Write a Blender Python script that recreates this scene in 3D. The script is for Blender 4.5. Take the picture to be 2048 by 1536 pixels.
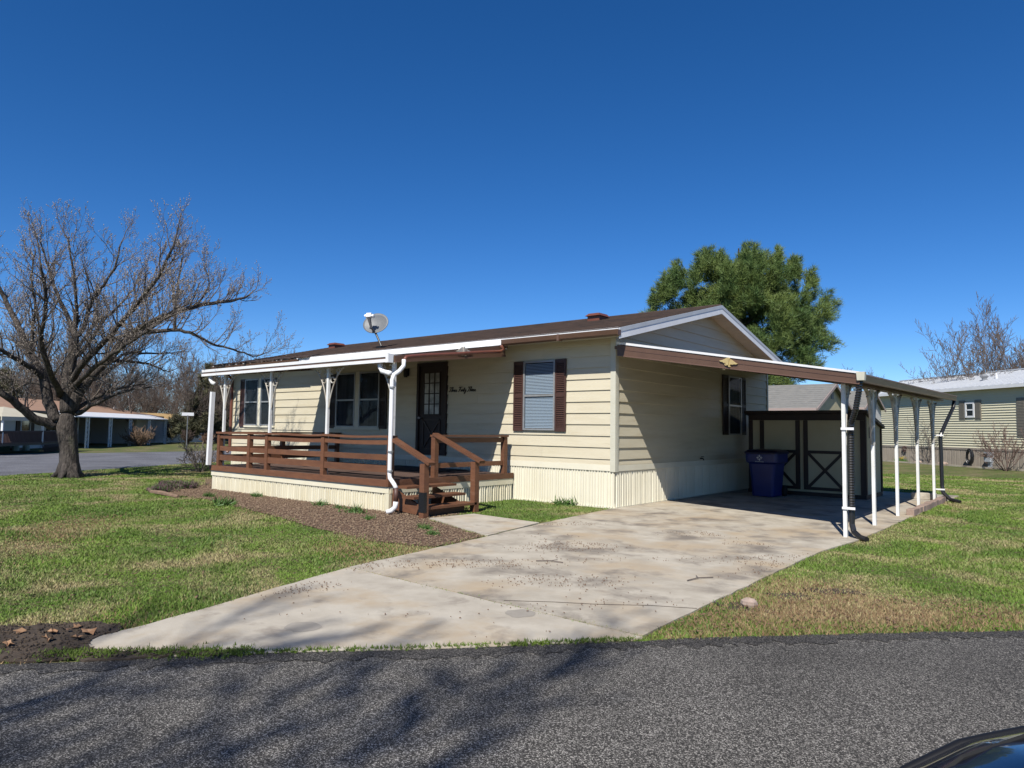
import bpy, math, random
import numpy as np
from mathutils import Vector, Matrix

# ------------------------------------------------------------------ camera, sky, sun, exposure
scene = bpy.context.scene
for o in list(bpy.data.objects):
    bpy.data.objects.remove(o)
COL = scene.collection

CAM = Vector((6.892, -11.365, 1.45))
cam_d = bpy.data.cameras.new('camera')
cam_o = bpy.data.objects.new('camera', cam_d)
COL.objects.link(cam_o)
vp1, vp2, fpx = (-660 - 1024, 836 - 768), (2180 - 1024, 876 - 768), 1392.6
ax = -Vector((vp1[0], vp1[1], fpx)).normalized()       # house long axis seen from the lens
ay = Vector((vp2[0], vp2[1], fpx)).normalized()        # house depth axis seen from the lens
az = ax.cross(ay)
cx = Vector((ax[0], ay[0], az[0]))
cy = -Vector((ax[1], ay[1], az[1]))
cz = -Vector((ax[2], ay[2], az[2]))
m = Matrix((cx, cy, cz)).transposed().to_4x4()
m.translation = CAM
cam_o.matrix_world = m
cam_d.sensor_width = 36
cam_d.lens = 36 * fpx / 2048
cam_d.clip_start = 0.05
cam_d.clip_end = 2000
scene.camera = cam_o

SUN_DIR = Vector((0.34, -0.90, 1.0)).normalized()      # towards the sun
world = bpy.data.worlds.new('World')
scene.world = world
world.use_nodes = True
wn = world.node_tree
for n in list(wn.nodes):
    wn.nodes.remove(n)
sky = wn.nodes.new('ShaderNodeTexSky')
sky.sky_type = 'NISHITA'
sky.sun_disc = False
sky.sun_elevation = math.asin(SUN_DIR.z)
sky.sun_rotation = math.atan2(SUN_DIR.x, SUN_DIR.y)
sky.altitude = 300
sky.air_density = 0.7
sky.dust_density = 0.0
sky.ozone_density = 5.0
hsv = wn.nodes.new('ShaderNodeHueSaturation')
hsv.inputs['Saturation'].default_value = 1.25
hsv.inputs['Hue'].default_value = 0.505
bg = wn.nodes.new('ShaderNodeBackground')
bg.inputs['Strength'].default_value = 0.099
out = wn.nodes.new('ShaderNodeOutputWorld')
wn.links.new(sky.outputs[0], hsv.inputs['Color'])
wn.links.new(hsv.outputs[0], bg.inputs['Color'])
wn.links.new(bg.outputs[0], out.inputs['Surface'])

sun_d = bpy.data.lights.new('sun', 'SUN')
sun_d.energy = 5.0
sun_d.angle = math.radians(0.53)
sun_d.color = (1.0, 0.955, 0.88)
sun_o = bpy.data.objects.new('sun', sun_d)
COL.objects.link(sun_o)
sun_o.location = (10, -20, 30)
sun_o.rotation_euler = SUN_DIR.to_track_quat('Z', 'Y').to_euler()

scene.view_settings.view_transform = 'Standard'
scene.view_settings.look = 'None'
scene.view_settings.exposure = 0.42
scene.view_settings.gamma = 1.0
scene.view_settings.use_curve_mapping = False
scene.cycles.max_bounces = 6
scene.cycles.transparent_max_bounces = 12

R = random.Random(7)
NR = np.random.default_rng(11)

# ------------------------------------------------------------------ materials
MATS = {}

def mat(name, c1, c2=None, scale=3.0, detail=5, rough=0.65, metal=0.0, bump=0.0, bscale=60.0, stretch=(1, 1, 1),
        c3=None, s3=0.6, lo=0.35, hi=0.65, lo3=0.5, hi3=0.7, c4=None, s4=2.0, lo4=0.5, hi4=0.7, rnd=0.0, spec=0.4, coat=0.0, strength=0.4):
    if name in MATS:
        return MATS[name]
    c1, c2, c3, c4 = (tuple(v * 0.715 for v in c) if c else None for c in (c1, c2, c3, c4))
    mt = bpy.data.materials.new(name)
    mt.use_nodes = True
    nt = mt.node_tree
    b = nt.nodes['Principled BSDF']
    b.inputs['Roughness'].default_value = rough
    b.inputs['Metallic'].default_value = metal
    b.inputs['Specular IOR Level'].default_value = spec
    b.inputs['Coat Weight'].default_value = coat
    geo = nt.nodes.new('ShaderNodeNewGeometry')
    mp = nt.nodes.new('ShaderNodeMapping')
    mp.inputs['Scale'].default_value = stretch
    nt.links.new(geo.outputs['Position'], mp.inputs['Vector'])

    def noise(s, d=detail, dist=0.0):
        n = nt.nodes.new('ShaderNodeTexNoise')
        n.inputs['Scale'].default_value = s
        n.inputs['Detail'].default_value = d
        n.inputs['Distortion'].default_value = dist
        n.inputs['Roughness'].default_value = 0.62
        nt.links.new(mp.outputs[0], n.inputs['Vector'])
        return n

    def ramp(sock, a, bb):
        r = nt.nodes.new('ShaderNodeMapRange')
        r.inputs[1].default_value = a
        r.inputs[2].default_value = bb
        nt.links.new(sock, r.inputs[0])
        return r.outputs[0]

    def mix(f, a, bb, mode='MIX'):
        x = nt.nodes.new('ShaderNodeMix')
        x.data_type = 'RGBA'
        x.blend_type = mode
        for sock, val in ((x.inputs[0], f), (x.inputs[6], a), (x.inputs[7], bb)):
            if isinstance(val, (int, float)):
                sock.default_value = val
            elif isinstance(val, tuple):
                sock.default_value = (*val, 1) if len(val) == 3 else val
            else:
                nt.links.new(val, sock)
        return x.outputs[2]
    col = (*c1, 1)
    if c2:
        col = mix(ramp(noise(scale).outputs[0], lo, hi), c1, c2)
    if c3:
        col = mix(ramp(noise(s3, 9, 0.15).outputs[0], lo3, hi3), col, c3)
    if c4:
        col = mix(ramp(noise(s4, 11, 0.2).outputs[0], lo4, hi4), col, c4)
    if rnd:
        oi = nt.nodes.new('ShaderNodeObjectInfo')
        mr = nt.nodes.new('ShaderNodeMapRange')
        mr.inputs[3].default_value = 1 - rnd
        mr.inputs[4].default_value = 1 + rnd
        nt.links.new(oi.outputs['Random'], mr.inputs[0])
        cmb = nt.nodes.new('ShaderNodeCombineColor')
        for i in range(3):
            nt.links.new(mr.outputs[0], cmb.inputs[i])
        col = mix(1.0, col, cmb.outputs[0], 'MULTIPLY')
    if isinstance(col, tuple):
        b.inputs['Base Color'].default_value = col
    else:
        nt.links.new(col, b.inputs['Base Color'])
    if bump:
        bn = nt.nodes.new('ShaderNodeBump')
        bn.inputs['Strength'].default_value = strength
        bn.inputs['Distance'].default_value = bump
        nt.links.new(noise(bscale, 4).outputs[0], bn.inputs['Height'])
        nt.links.new(bn.outputs[0], b.inputs['Normal'])
    MATS[name] = mt
    return mt


def glass_mat(name, tint=(0.9, 0.95, 1.0), refl=1.0):
    mt = bpy.data.materials.new(name)
    mt.use_nodes = True
    nt = mt.node_tree
    for n in list(nt.nodes):
        nt.nodes.remove(n)
    fr = nt.nodes.new('ShaderNodeFresnel')
    fr.inputs[0].default_value = 1.55
    mul = nt.nodes.new('ShaderNodeMath')
    mul.operation = 'MULTIPLY'
    mul.use_clamp = True
    mul.inputs[1].default_value = refl * 1.6
    tr = nt.nodes.new('ShaderNodeBsdfTransparent')
    tr.inputs[0].default_value = (*tint, 1)
    gl = nt.nodes.new('ShaderNodeBsdfGlossy')
    gl.inputs['Roughness'].default_value = 0.03
    geo = nt.nodes.new('ShaderNodeNewGeometry')
    nz = nt.nodes.new('ShaderNodeTexNoise')
    nz.inputs['Scale'].default_value = 1.7
    bp = nt.nodes.new('ShaderNodeBump')
    bp.inputs['Strength'].default_value = 0.12
    bp.inputs['Distance'].default_value = 0.05
    mx = nt.nodes.new('ShaderNodeMixShader')
    ou = nt.nodes.new('ShaderNodeOutputMaterial')
    nt.links.new(geo.outputs['Position'], nz.inputs['Vector'])
    nt.links.new(nz.outputs[0], bp.inputs['Height'])
    nt.links.new(bp.outputs[0], gl.inputs['Normal'])
    inv = nt.nodes.new('ShaderNodeMath')
    inv.operation = 'SUBTRACT'
    inv.inputs[0].default_value = 1.0
    mu2 = nt.nodes.new('ShaderNodeMath')
    mu2.operation = 'MULTIPLY'
    nt.links.new(geo.outputs['Backfacing'], inv.inputs[1])
    nt.links.new(fr.outputs[0], mul.inputs[0])
    nt.links.new(mul.outputs[0], mu2.inputs[0])
    nt.links.new(inv.outputs[0], mu2.inputs[1])
    nt.links.new(mu2.outputs[0], mx.inputs[0])
    nt.links.new(tr.outputs[0], mx.inputs[1])
    nt.links.new(gl.outputs[0], mx.inputs[2])
    nt.links.new(mx.outputs[0], ou.inputs['Surface'])
    return mt


def lawn_mat(name, blade):
    """green / straw patches by position, shared by the turf sheet and the blades"""
    mt = bpy.data.materials.new(name)
    mt.use_nodes = True
    nt = mt.node_tree
    b = nt.nodes['Principled BSDF']
    b.inputs['Roughness'].default_value = 0.6 if blade else 0.9
    b.inputs['Specular IOR Level'].default_value = 0.25
    geo = nt.nodes.new('ShaderNodeNewGeometry')
    sep = nt.nodes.new('ShaderNodeSeparateXYZ')
    com = nt.nodes.new('ShaderNodeCombineXYZ')
    nt.links.new(geo.outputs['Position'], sep.inputs[0])
    nt.links.new(sep.outputs[0], com.inputs[0])
    nt.links.new(sep.outputs[1], com.inputs[1])

    def ns(s, d, a, bb, dist=0.3):
        n = nt.nodes.new('ShaderNodeTexNoise')
        n.inputs['Scale'].default_value = s
        n.inputs['Detail'].default_value = d
        n.inputs['Distortion'].default_value = dist
        nt.links.new(com.outputs[0], n.inputs['Vector'])
        r = nt.nodes.new('ShaderNodeMapRange')
        r.inputs[1].default_value = a
        r.inputs[2].default_value = bb
        nt.links.new(n.outputs[0], r.inputs[0])
        return r.outputs[0]

    def mix(f, a, bb):
        x = nt.nodes.new('ShaderNodeMix')
        x.data_type = 'RGBA'
        for sock, val in ((x.inputs[0], f), (x.inputs[6], a), (x.inputs[7], bb)):
            if isinstance(val, float):
                sock.default_value = val
            elif isinstance(val, tuple):
                sock.default_value = (*val, 1)
            else:
                nt.links.new(val, sock)
        return x.outputs[2]
    k = 1.12 if blade else 0.72
    g = mix(ns(0.8, 4, 0.35, 0.68), (0.074 * k, 0.132 * k, 0.020 * k), (0.125 * k, 0.198 * k, 0.028 * k))
    st = (0.30 * k, 0.245 * k, 0.13 * k)
    f = ns(0.75, 10, 0.45, 0.66, 0.8)
    if blade:
        mth = nt.nodes.new('ShaderNodeMath')
        mth.operation = 'ADD'
        m2 = nt.nodes.new('ShaderNodeMath')
        m2.operation = 'MULTIPLY_ADD'
        m2.inputs[1].default_value = 0.75
        m2.inputs[2].default_value = -0.46
        nt.links.new(geo.outputs['Random Per Island'], m2.inputs[0])
        nt.links.new(f, mth.inputs[0])
        nt.links.new(m2.outputs[0], mth.inputs[1])
        mth.use_clamp = True
        f = mth.outputs[0]
    c = mix(f, g, st)
    if not blade:
        c = mix(ns(9.0, 6, 0.42, 0.6), c, (0.10, 0.085, 0.04))
        bn = nt.nodes.new('ShaderNodeBump')
        bn.inputs['Strength'].default_value = 0.8
        bn.inputs['Distance'].default_value = 0.03
        n = nt.nodes.new('ShaderNodeTexNoise')
        n.inputs['Scale'].default_value = 30
        n.inputs['Detail'].default_value = 6
        nt.links.new(com.outputs[0], n.inputs['Vector'])
        nt.links.new(n.outputs[0], bn.inputs['Height'])
        nt.links.new(bn.outputs[0], b.inputs['Normal'])
    nt.links.new(c, b.inputs['Base Color'])
    return mt


def asphalt_mat(name, base, speck, scale):
    mt = bpy.data.materials.new(name)
    mt.use_nodes = True
    nt = mt.node_tree
    b = nt.nodes['Principled BSDF']
    b.inputs['Roughness'].default_value = 0.85
    b.inputs['Specular IOR Level'].default_value = 0.3
    geo = nt.nodes.new('ShaderNodeNewGeometry')
    vo = nt.nodes.new('ShaderNodeTexVoronoi')
    vo.inputs['Scale'].default_value = scale
    nt.links.new(geo.outputs['Position'], vo.inputs['Vector'])
    sp = nt.nodes.new('ShaderNodeSeparateColor')
    nt.links.new(vo.outputs['Color'], sp.inputs[0])
    pw = nt.nodes.new('ShaderNodeMath')
    pw.operation = 'POWER'
    pw.inputs[1].default_value = 3.9
    nt.links.new(sp.outputs[0], pw.inputs[0])
    n2 = nt.nodes.new('ShaderNodeTexNoise')
    n2.inputs['Scale'].default_value = 0.7
    n2.inputs['Detail'].default_value = 5
    nt.links.new(geo.outputs['Position'], n2.inputs['Vector'])
    mx = nt.nodes.new('ShaderNodeMix')
    mx.data_type = 'RGBA'
    mx.inputs[6].default_value = (*base, 1)
    mx.inputs[7].default_value = (*speck, 1)
    nt.links.new(pw.outputs[0], mx.inputs[0])
    m2 = nt.nodes.new('ShaderNodeMix')
    m2.data_type = 'RGBA'
    m2.blend_type = 'MULTIPLY'
    m2.inputs[0].default_value = 1.0
    cr = nt.nodes.new('ShaderNodeMapRange')
    cr.inputs[1].default_value = 0.3
    cr.inputs[2].default_value = 0.7
    cr.inputs[3].default_value = 0.72
    cr.inputs[4].default_value = 1.2
    nt.links.new(n2.outputs[0], cr.inputs[0])
    cc = nt.nodes.new('ShaderNodeCombineColor')
    for i in range(3):
        nt.links.new(cr.outputs[0], cc.inputs[i])
    nt.links.new(mx.outputs[2], m2.inputs[6])
    nt.links.new(cc.outputs[0], m2.inputs[7])
    nt.links.new(m2.outputs[2], b.inputs['Base Color'])
    bn = nt.nodes.new('ShaderNodeBump')
    bn.inputs['Strength'].default_value = 0.9
    bn.inputs['Distance'].default_value = 0.006
    nt.links.new(sp.outputs[1], bn.inputs['Height'])
    nt.links.new(bn.outputs[0], b.inputs['Normal'])
    return mt


SIDING = mat('cream_siding', (0.76, 0.69, 0.52), (0.70, 0.63, 0.465), 1.2, rough=0.5, bump=0.004, bscale=40, stretch=(0.6, 0.6, 6), rnd=0.035,
             c3=(0.60, 0.51, 0.34), s3=0.7, lo3=0.52, hi3=0.78, c4=(0.55, 0.48, 0.32), s4=5.0, lo4=0.62, hi4=0.8)
SKIRT = mat('cream_vinyl_skirting', (0.92, 0.875, 0.71), (0.86, 0.81, 0.64), 1.5, rough=0.5, rnd=0.03)
PSKIRT = mat('stained_vinyl_skirting', (0.91, 0.855, 0.67), (0.85, 0.78, 0.57), 2.0, rough=0.5, rnd=0.03,
             c3=(0.62, 0.46, 0.24), s3=1.3, lo3=0.55, hi3=0.78, stretch=(1, 1, 0.7))
TRIM = mat('pale_trim_paint', (0.72, 0.70, 0.58), (0.66, 0.64, 0.52), 3, rough=0.5)
WHITE = mat('white_painted_metal', (1.0, 1.0, 1.0), (0.92, 0.92, 0.92), 4, rough=0.4, rnd=0.02)
WHITEP = mat('white_post_paint', (0.97, 0.97, 0.95), (0.85, 0.85, 0.81), 6, rough=0.5, c3=(0.5, 0.46, 0.4), s3=5, lo3=0.66, hi3=0.8)
BROWN_METAL = mat('brown_fascia_metal', (0.165, 0.095, 0.064), (0.14, 0.08, 0.054), 3, rough=0.4)
BROWN_LINE = mat('brown_fascia_crease', (0.20, 0.115, 0.085), rough=0.4)
COPPER = mat('copper_brown_pipe', (0.21, 0.075, 0.045), (0.17, 0.06, 0.038), 5, rough=0.4)
DKBROWN = mat('dark_brown_paint', (0.035, 0.018, 0.013), (0.026, 0.014, 0.011), 6, rough=0.55)
SHUT = mat('brown_shutter_plastic', (0.085, 0.040, 0.032), (0.07, 0.034, 0.027), 5, rough=0.5)
WOOD = mat('red_brown_stained_wood', (0.205, 0.088, 0.042), (0.155, 0.066, 0.034), 4, rough=0.6, bump=0.004, bscale=30,
           stretch=(1, 1, 4), rnd=0.12, c3=(0.24, 0.125, 0.08), s3=3, lo3=0.58, hi3=0.75)
DECK = mat('worn_deck_boards', (0.10, 0.060, 0.045), (0.15, 0.095, 0.075), 3, rough=0.7, rnd=0.2, stretch=(0.4, 4, 1))
SHINGLE = mat('brown_asphalt_shingles', (0.056, 0.036, 0.029), (0.092, 0.060, 0.048), 1.4, rough=0.9, bump=0.01, bscale=70,
              stretch=(1.6, 6, 6), c3=(0.040, 0.030, 0.028), s3=0.9, lo3=0.5, hi3=0.62)
GREY_SHINGLE = mat('grey_asphalt_shingles', (0.20, 0.20, 0.19), (0.29, 0.28, 0.26), 3, rough=0.9, stretch=(1.5, 5, 5), bump=0.01)
TAN_SHINGLE = mat('tan_brown_shingles', (0.46, 0.28, 0.18), (0.38, 0.23, 0.15), 1.2, rough=0.9, stretch=(1, 1, 6))
DARK = mat('dark_interior', (0.005, 0.005, 0.006), (0.012, 0.011, 0.012), 3, rough=0.8)
BLIND = mat('white_blind_slats', (0.40, 0.41, 0.41), rough=0.6)
CURTAIN = mat('dim_curtain', (0.06, 0.055, 0.06), (0.014, 0.014, 0.018), 7, rough=0.9, stretch=(1, 1, 0.05))
GLASS = glass_mat('window_glass', refl=0.16)
ALU = mat('aluminium_frame', (0.46, 0.47, 0.48), (0.38, 0.38, 0.38), 8, rough=0.35, metal=0.4)
BLACK = mat('black_metal', (0.012, 0.012, 0.013), rough=0.45)
CORR = mat('black_corrugated_plastic', (0.016, 0.016, 0.017), rough=0.35, spec=0.6)
GREYM = mat('grey_dish_paint', (0.20, 0.21, 0.215), (0.17, 0.18, 0.19), 6, rough=0.5)
IRON = mat('weathered_white_bracket', (0.62, 0.60, 0.54), (0.42, 0.36, 0.28), 9, rough=0.6)
GOLD = mat('gilt_eagle', (0.66, 0.52, 0.24), (0.55, 0.42, 0.2), 9, rough=0.45)
CONC = mat('weathered_concrete', (0.61, 0.55, 0.445), (0.47, 0.415, 0.33), 2.4, detail=12, rough=0.9, bump=0.006, bscale=60,
           c3=(0.52, 0.41, 0.275), s3=0.8, lo3=0.47, hi3=0.66, lo=0.38, hi=0.62, c4=(0.25, 0.215, 0.175), s4=1.5, lo4=0.50, hi4=0.66)
CONC_B = mat('lighter_concrete', (0.63, 0.57, 0.465), (0.49, 0.435, 0.35), 2.6, detail=9, rough=0.9, bump=0.006, bscale=60,
             c3=(0.52, 0.41, 0.275), s3=1.1, lo3=0.50, hi3=0.68, c4=(0.30, 0.255, 0.205), s4=1.9, lo4=0.56, hi4=0.70)
STAIN = mat('dark_damp_stain', (0.36, 0.325, 0.27), (0.42, 0.38, 0.32), 9, rough=0.9)
SOIL = mat('dark_soil', (0.055, 0.040, 0.028), (0.095, 0.070, 0.05), 6, rough=0.95, bump=0.02, bscale=25, strength=0.8)
MULCH = mat('brown_mulch', (0.215, 0.13, 0.08), (0.115, 0.068, 0.045), 9, rough=0.95, bump=0.03, bscale=35, strength=0.9)
CHIPS = mat('wood_chips', (0.40, 0.29, 0.19), (0.15, 0.095, 0.06), 30, rough=0.9)
DEBRIS = mat('brown_debris', (0.16, 0.09, 0.055), (0.26, 0.17, 0.10), 14, rough=0.9)
LAWN = lawn_mat('lawn_turf', False)
BLADE = lawn_mat('grass_blades', True)
MOSS = mat('bright_moss_grass', (0.16, 0.24, 0.028), (0.10, 0.16, 0.025), 5, rough=0.8)
WEED = mat('weed_leaves', (0.10, 0.20, 0.035), (0.07, 0.14, 0.03), 8, rough=0.6)
ASPH = asphalt_mat('street_asphalt', (0.027, 0.0245, 0.0215), (0.42, 0.395, 0.355), 185
                   )
ASPH2 = asphalt_mat('far_road_asphalt', (0.115, 0.115, 0.125), (0.20, 0.20, 0.21), 60)
BARK = mat('dark_bark', (0.030, 0.025, 0.022), (0.14, 0.117, 0.10), 14, detail=7, rough=0.95, bump=0.06, bscale=26, stretch=(1, 1, 0.35),
           strength=1.0, c3=(0.20, 0.19, 0.13), s3=2.2, lo3=0.60, hi3=0.72)
TWIG = mat('brown_twigs', (0.12, 0.10, 0.085), (0.20, 0.165, 0.14), 6, rough=0.9)
BUD = mat('pale_buds', (0.42, 0.37, 0.32), (0.28, 0.23, 0.19), 9, rough=0.8)
FARTWIG = mat('grey_brown_twigs', (0.135, 0.105, 0.088), (0.20, 0.158, 0.13), 0.4, rough=0.95)
PINE = mat('pine_needles', (0.088, 0.158, 0.044), (0.20, 0.262, 0.066), 0.9, rough=0.6, spec=0.3)
SPRUCE = mat('dull_evergreen', (0.11, 0.115, 0.06), (0.17, 0.155, 0.085), 0.5, rough=0.8)
BLUE_BIN = mat('navy_bin_plastic', (0.007, 0.022, 0.165), (0.006, 0.019, 0.145), 5, rough=0.35, spec=0.5)
SHEDWALL = mat('cream_shed_panel', (0.60, 0.53, 0.35), (0.54, 0.47, 0.30), 1.4, rough=0.6)
RH_SIDE = mat('pale_yellow_siding', (0.86, 0.81, 0.58), (0.82, 0.77, 0.55), 1.0, rough=0.5, rnd=0.02)
RH_SKIRT = mat('taupe_skirting', (0.40, 0.35, 0.29), (0.33, 0.29, 0.24), 2.0, rough=0.6, rnd=0.06)
RH_ROOF = mat('white_metal_roof', (0.72, 0.74, 0.76), (0.66, 0.68, 0.70), 1.5, rough=0.4, metal=0.2)
TAUPE = mat('taupe_shutter', (0.30, 0.27, 0.22), (0.26, 0.235, 0.19), 6, rough=0.6)
LH_SIDE = mat('white_siding_far', (0.82, 0.82, 0.79), (0.76, 0.76, 0.73), 1.0, rough=0.6)
CANVAS = mat('cream_canopy', (0.72, 0.66, 0.50), (0.66, 0.60, 0.45), 2, rough=0.8)
BRICK = mat('pink_edging_block', (0.42, 0.30, 0.24), (0.33, 0.24, 0.19), 9, rough=0.9, rnd=0.15, bump=0.01)
ROCK = mat('pale_rock', (0.55, 0.42, 0.34), (0.40, 0.30, 0.25), 12, rough=0.9, bump=0.01)
LEAF = mat('dry_leaf', (0.30, 0.155, 0.075), (0.42, 0.26, 0.15), 20, rough=0.8, rnd=0.25)
CARPAINT = mat('navy_car_paint', (0.004, 0.008, 0.024), rough=0.25, spec=0.5, coat=1.0)
CARGLASS = mat('dark_car_glass', (0.008, 0.009, 0.011), rough=0.05, spec=0.8)
RUBBER = mat('black_rubber', (0.012, 0.012, 0.012), rough=0.7)
GREENBOX = mat('green_utility_paint', (0.035, 0.085, 0.055), rough=0.5)
PALEGREEN = mat('pale_green_plastic', (0.36, 0.43, 0.34), (0.31, 0.37, 0.30), 5, rough=0.6)
HEATHER = mat('purple_heather', (0.22, 0.10, 0.17), (0.15, 0.13, 0.07), 14, rough=0.9)
YELLOW = mat('yellow_petals', (0.75, 0.55, 0.02), rough=0.7)
OLDROOF = mat('orange_tan_roof', (0.55, 0.37, 0.16), (0.46, 0.30, 0.13), 4, rough=0.9)

# ------------------------------------------------------------------ mesh helpers
class MB:
    def __init__(self):
        self.v, self.f = [], []

    def add(self, vs, fs):
        n = len(self.v)
        self.v += [tuple(p) for p in vs]
        self.f += [tuple(i + n for i in q) for q in fs]
        return self

    def hexa(self, p):            # 8 points: bottom 4 ccw, top 4 ccw
        return self.add(p, [(0, 3, 2, 1), (4, 5, 6, 7), (0, 1, 5, 4), (1, 2, 6, 5), (2, 3, 7, 6), (3, 0, 4, 7)])

    def box(self, x0, x1, y0, y1, z0, z1):
        return self.hexa([(x0, y0, z0), (x1, y0, z0), (x1, y1, z0), (x0, y1, z0), (x0, y0, z1), (x1, y0, z1), (x1, y1, z1), (x0, y1, z1)])

    def bar(self, p0, p1, w, h, up=(0, 0, 1)):    # box along p0-p1, w sideways, h along up
        p0, p1, up = Vector(p0), Vector(p1), Vector(up)
        d = (p1 - p0).normalized()
        s = d.cross(up).normalized() * (w / 2)
        u = s.cross(d).normalized() * (h / 2)
        return self.hexa([p0 - s - u, p1 - s - u, p1 + s - u, p0 + s - u, p0 - s + u, p1 - s + u, p1 + s + u, p0 + s + u])

    def tube(self, pts, r, n=8, caps=True, squash=1.0):
        pts = [Vector(p) for p in pts]
        k = len(pts)
        rs = r if isinstance(r, (list, tuple)) else [r] * k
        vs, fs = [], []
        ref = None
        for i, p in enumerate(pts):
            d = (pts[min(i + 1, k - 1)] - pts[max(i - 1, 0)]).normalized()
            if ref is None:
                ref = Vector((0, 0, 1)) if abs(d.z) < 0.9 else Vector((1, 0, 0))
            a = d.cross(ref)
            if a.length < 1e-4:
                a = d.cross(Vector((0.3, 0.9, 0.1)))
            a.normalize()
            b = a.cross(d).normalized()
            ref = b
            for j in range(n):
                t = 2 * math.pi * (j + 0.5) / n
                vs.append(p + a * math.cos(t) * rs[i] * squash + b * math.sin(t) * rs[i])
        for i in range(k - 1):
            for j in range(n):
                j2 = (j + 1) % n
                fs.append((i * n + j, i * n + j2, (i + 1) * n + j2, (i + 1) * n + j))
        if caps:
            fs.append(tuple(range(n - 1, -1, -1)))
            fs.append(tuple((k - 1) * n + j for j in range(n)))
        return self.add(vs, fs)

    def prism(self, poly, ext):
        e = Vector(ext)
        n = len(poly)
        vs = [Vector(p) for p in poly] + [Vector(p) + e for p in poly]
        fs = [tuple(range(n - 1, -1, -1)), tuple(range(n, 2 * n))]
        fs += [(i, (i + 1) % n, n + (i + 1) % n, n + i) for i in range(n)]
        return self.add(vs, fs)

    def blob(self, c, r, rng, seg=8, rings=5, jit=0.15, flat=1.0):
        vs, fs = [], []
        for i in range(rings + 1):
            th = math.pi * i / rings
            for j in range(seg):
                ph = 2 * math.pi * j / seg
                k = 1 + rng.uniform(-jit, jit)
                vs.append((c[0] + r * k * math.sin(th) * math.cos(ph), c[1] + r * k * math.sin(th) * math.sin(ph),
                           c[2] + r * k * flat * math.cos(th)))
        for i in range(rings):
            for j in range(seg):
                j2 = (j + 1) % seg
                fs.append((i * seg + j, (i + 1) * seg + j, (i + 1) * seg + j2, i * seg + j2))
        return self.add(vs, fs)

    def mesh(self, name):
        me = bpy.data.meshes.new(name)
        me.from_pydata(self.v, [], self.f)
        me.update()
        return me

    def build(self, name, mt, parent=None, smooth=False, bevel=0.0, label=None):
        return put(name, self.mesh(name), mt, parent, smooth, bevel, label)


def put(name, me, mt, parent=None, smooth=False, bevel=0.0, label=None, loc=None, rz=0.0, scale=None):
    if mt is not None and not me.materials:
        me.materials.append(mt)
    o = bpy.data.objects.new(name, me)
    COL.objects.link(o)
    if smooth:
        for p in me.polygons:
            p.use_smooth = True
    if loc is not None:
        o.location = loc
    if rz:
        o.rotation_euler = (0, 0, rz)
    if scale is not None:
        o.scale = scale
    if parent is not None:
        o.parent = parent
        if parent.type == 'EMPTY':
            o.matrix_parent_inverse = Matrix.Translation(-parent.location)
    if bevel:
        bv = o.modifiers.new('bevel', 'BEVEL')
        bv.width = bevel
        bv.segments = 2
        bv.limit_method = 'ANGLE'
    if label:
        o['label'] = label
    return o


def np_mesh(name, verts, tris):
    me = bpy.data.meshes.new(name)
    verts = np.ascontiguousarray(verts, dtype=np.float32)
    tris = np.ascontiguousarray(tris, dtype=np.int32)
    k = tris.shape[1]
    me.vertices.add(len(verts))
    me.vertices.foreach_set('co', verts.ravel())
    me.loops.add(tris.size)
    me.loops.foreach_set('vertex_index', tris.ravel())
    me.polygons.add(len(tris))
    me.polygons.foreach_set('loop_start', np.arange(0, tris.size, k, dtype=np.int32))
    me.update(calc_edges=True)
    return me


def thing(name, label, cat, loc, group=None):
    o = bpy.data.objects.new(name, None)
    COL.objects.link(o)
    o.empty_display_size = 0.2
    o.location = loc
    o['label'] = label
    o['category'] = cat
    if group:
        o['group'] = group
    return o


def tag(o, label=None, cat=None, group=None, kind=None):
    for k, v in (('label', label), ('category', cat), ('group', group), ('kind', kind)):
        if v:
            o[k] = v
    return o


def arc(c, r, a0, a1, n, u, w):
    """points of a circle arc round c in the plane of u, w"""
    c, u, w = Vector(c), Vector(u), Vector(w)
    return [c + u * r * math.cos(a0 + (a1 - a0) * i / n) + w * r * math.sin(a0 + (a1 - a0) * i / n) for i in range(n + 1)]


def ragged(poly, step=0.18, amp=0.03, rng=R, closed=True):
    outp = []
    n = len(poly)
    for i in range(n if closed else n - 1):
        a, b = Vector((*poly[i], 0)), Vector((*poly[(i + 1) % n], 0))
        L = (b - a).length
        k = max(1, min(400, int(L / step)))
        nrm = Vector((-(b - a).y, (b - a).x, 0)).normalized()
        for j in range(k):
            p = a.lerp(b, j / k)
            if j:
                p = p + nrm * rng.uniform(-amp, amp)
            outp.append((p.x, p.y))
    return outp


def sheet(name, poly, z, mt, parent=None, thick=0.0):
    """flat polygon, triangulated; with thickness it gets side walls downwards"""
    b = MB()
    if thick:
        b.prism([(x, y, z - thick) for x, y in poly], (0, 0, thick))
    else:
        b.add([(x, y, z) for x, y in poly], [tuple(range(len(poly)))])
    return b.build(name, mt, parent)


def inside(pts, poly):
    x, y = pts[:, 0], pts[:, 1]
    r = np.zeros(len(pts), bool)
    n = len(poly)
    for i in range(n):
        x0, y0 = poly[i]
        x1, y1 = poly[(i + 1) % n]
        if y0 == y1:
            continue
        c = ((y0 > y) != (y1 > y)) & (x < (x1 - x0) * (y - y0) / (y1 - y0) + x0)
        r ^= c
    return r

# ------------------------------------------------------------------ ground, street, driveway
g = MB().add([(-700, -700, 0), (700, -700, 0), (700, 700, 0), (-700, 700, 0)], [(0, 1, 2, 3)]).build('ground', LAWN)
tag(g, 'lawn of patchy green and straw coloured grass', 'lawn', kind='structure')

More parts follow.
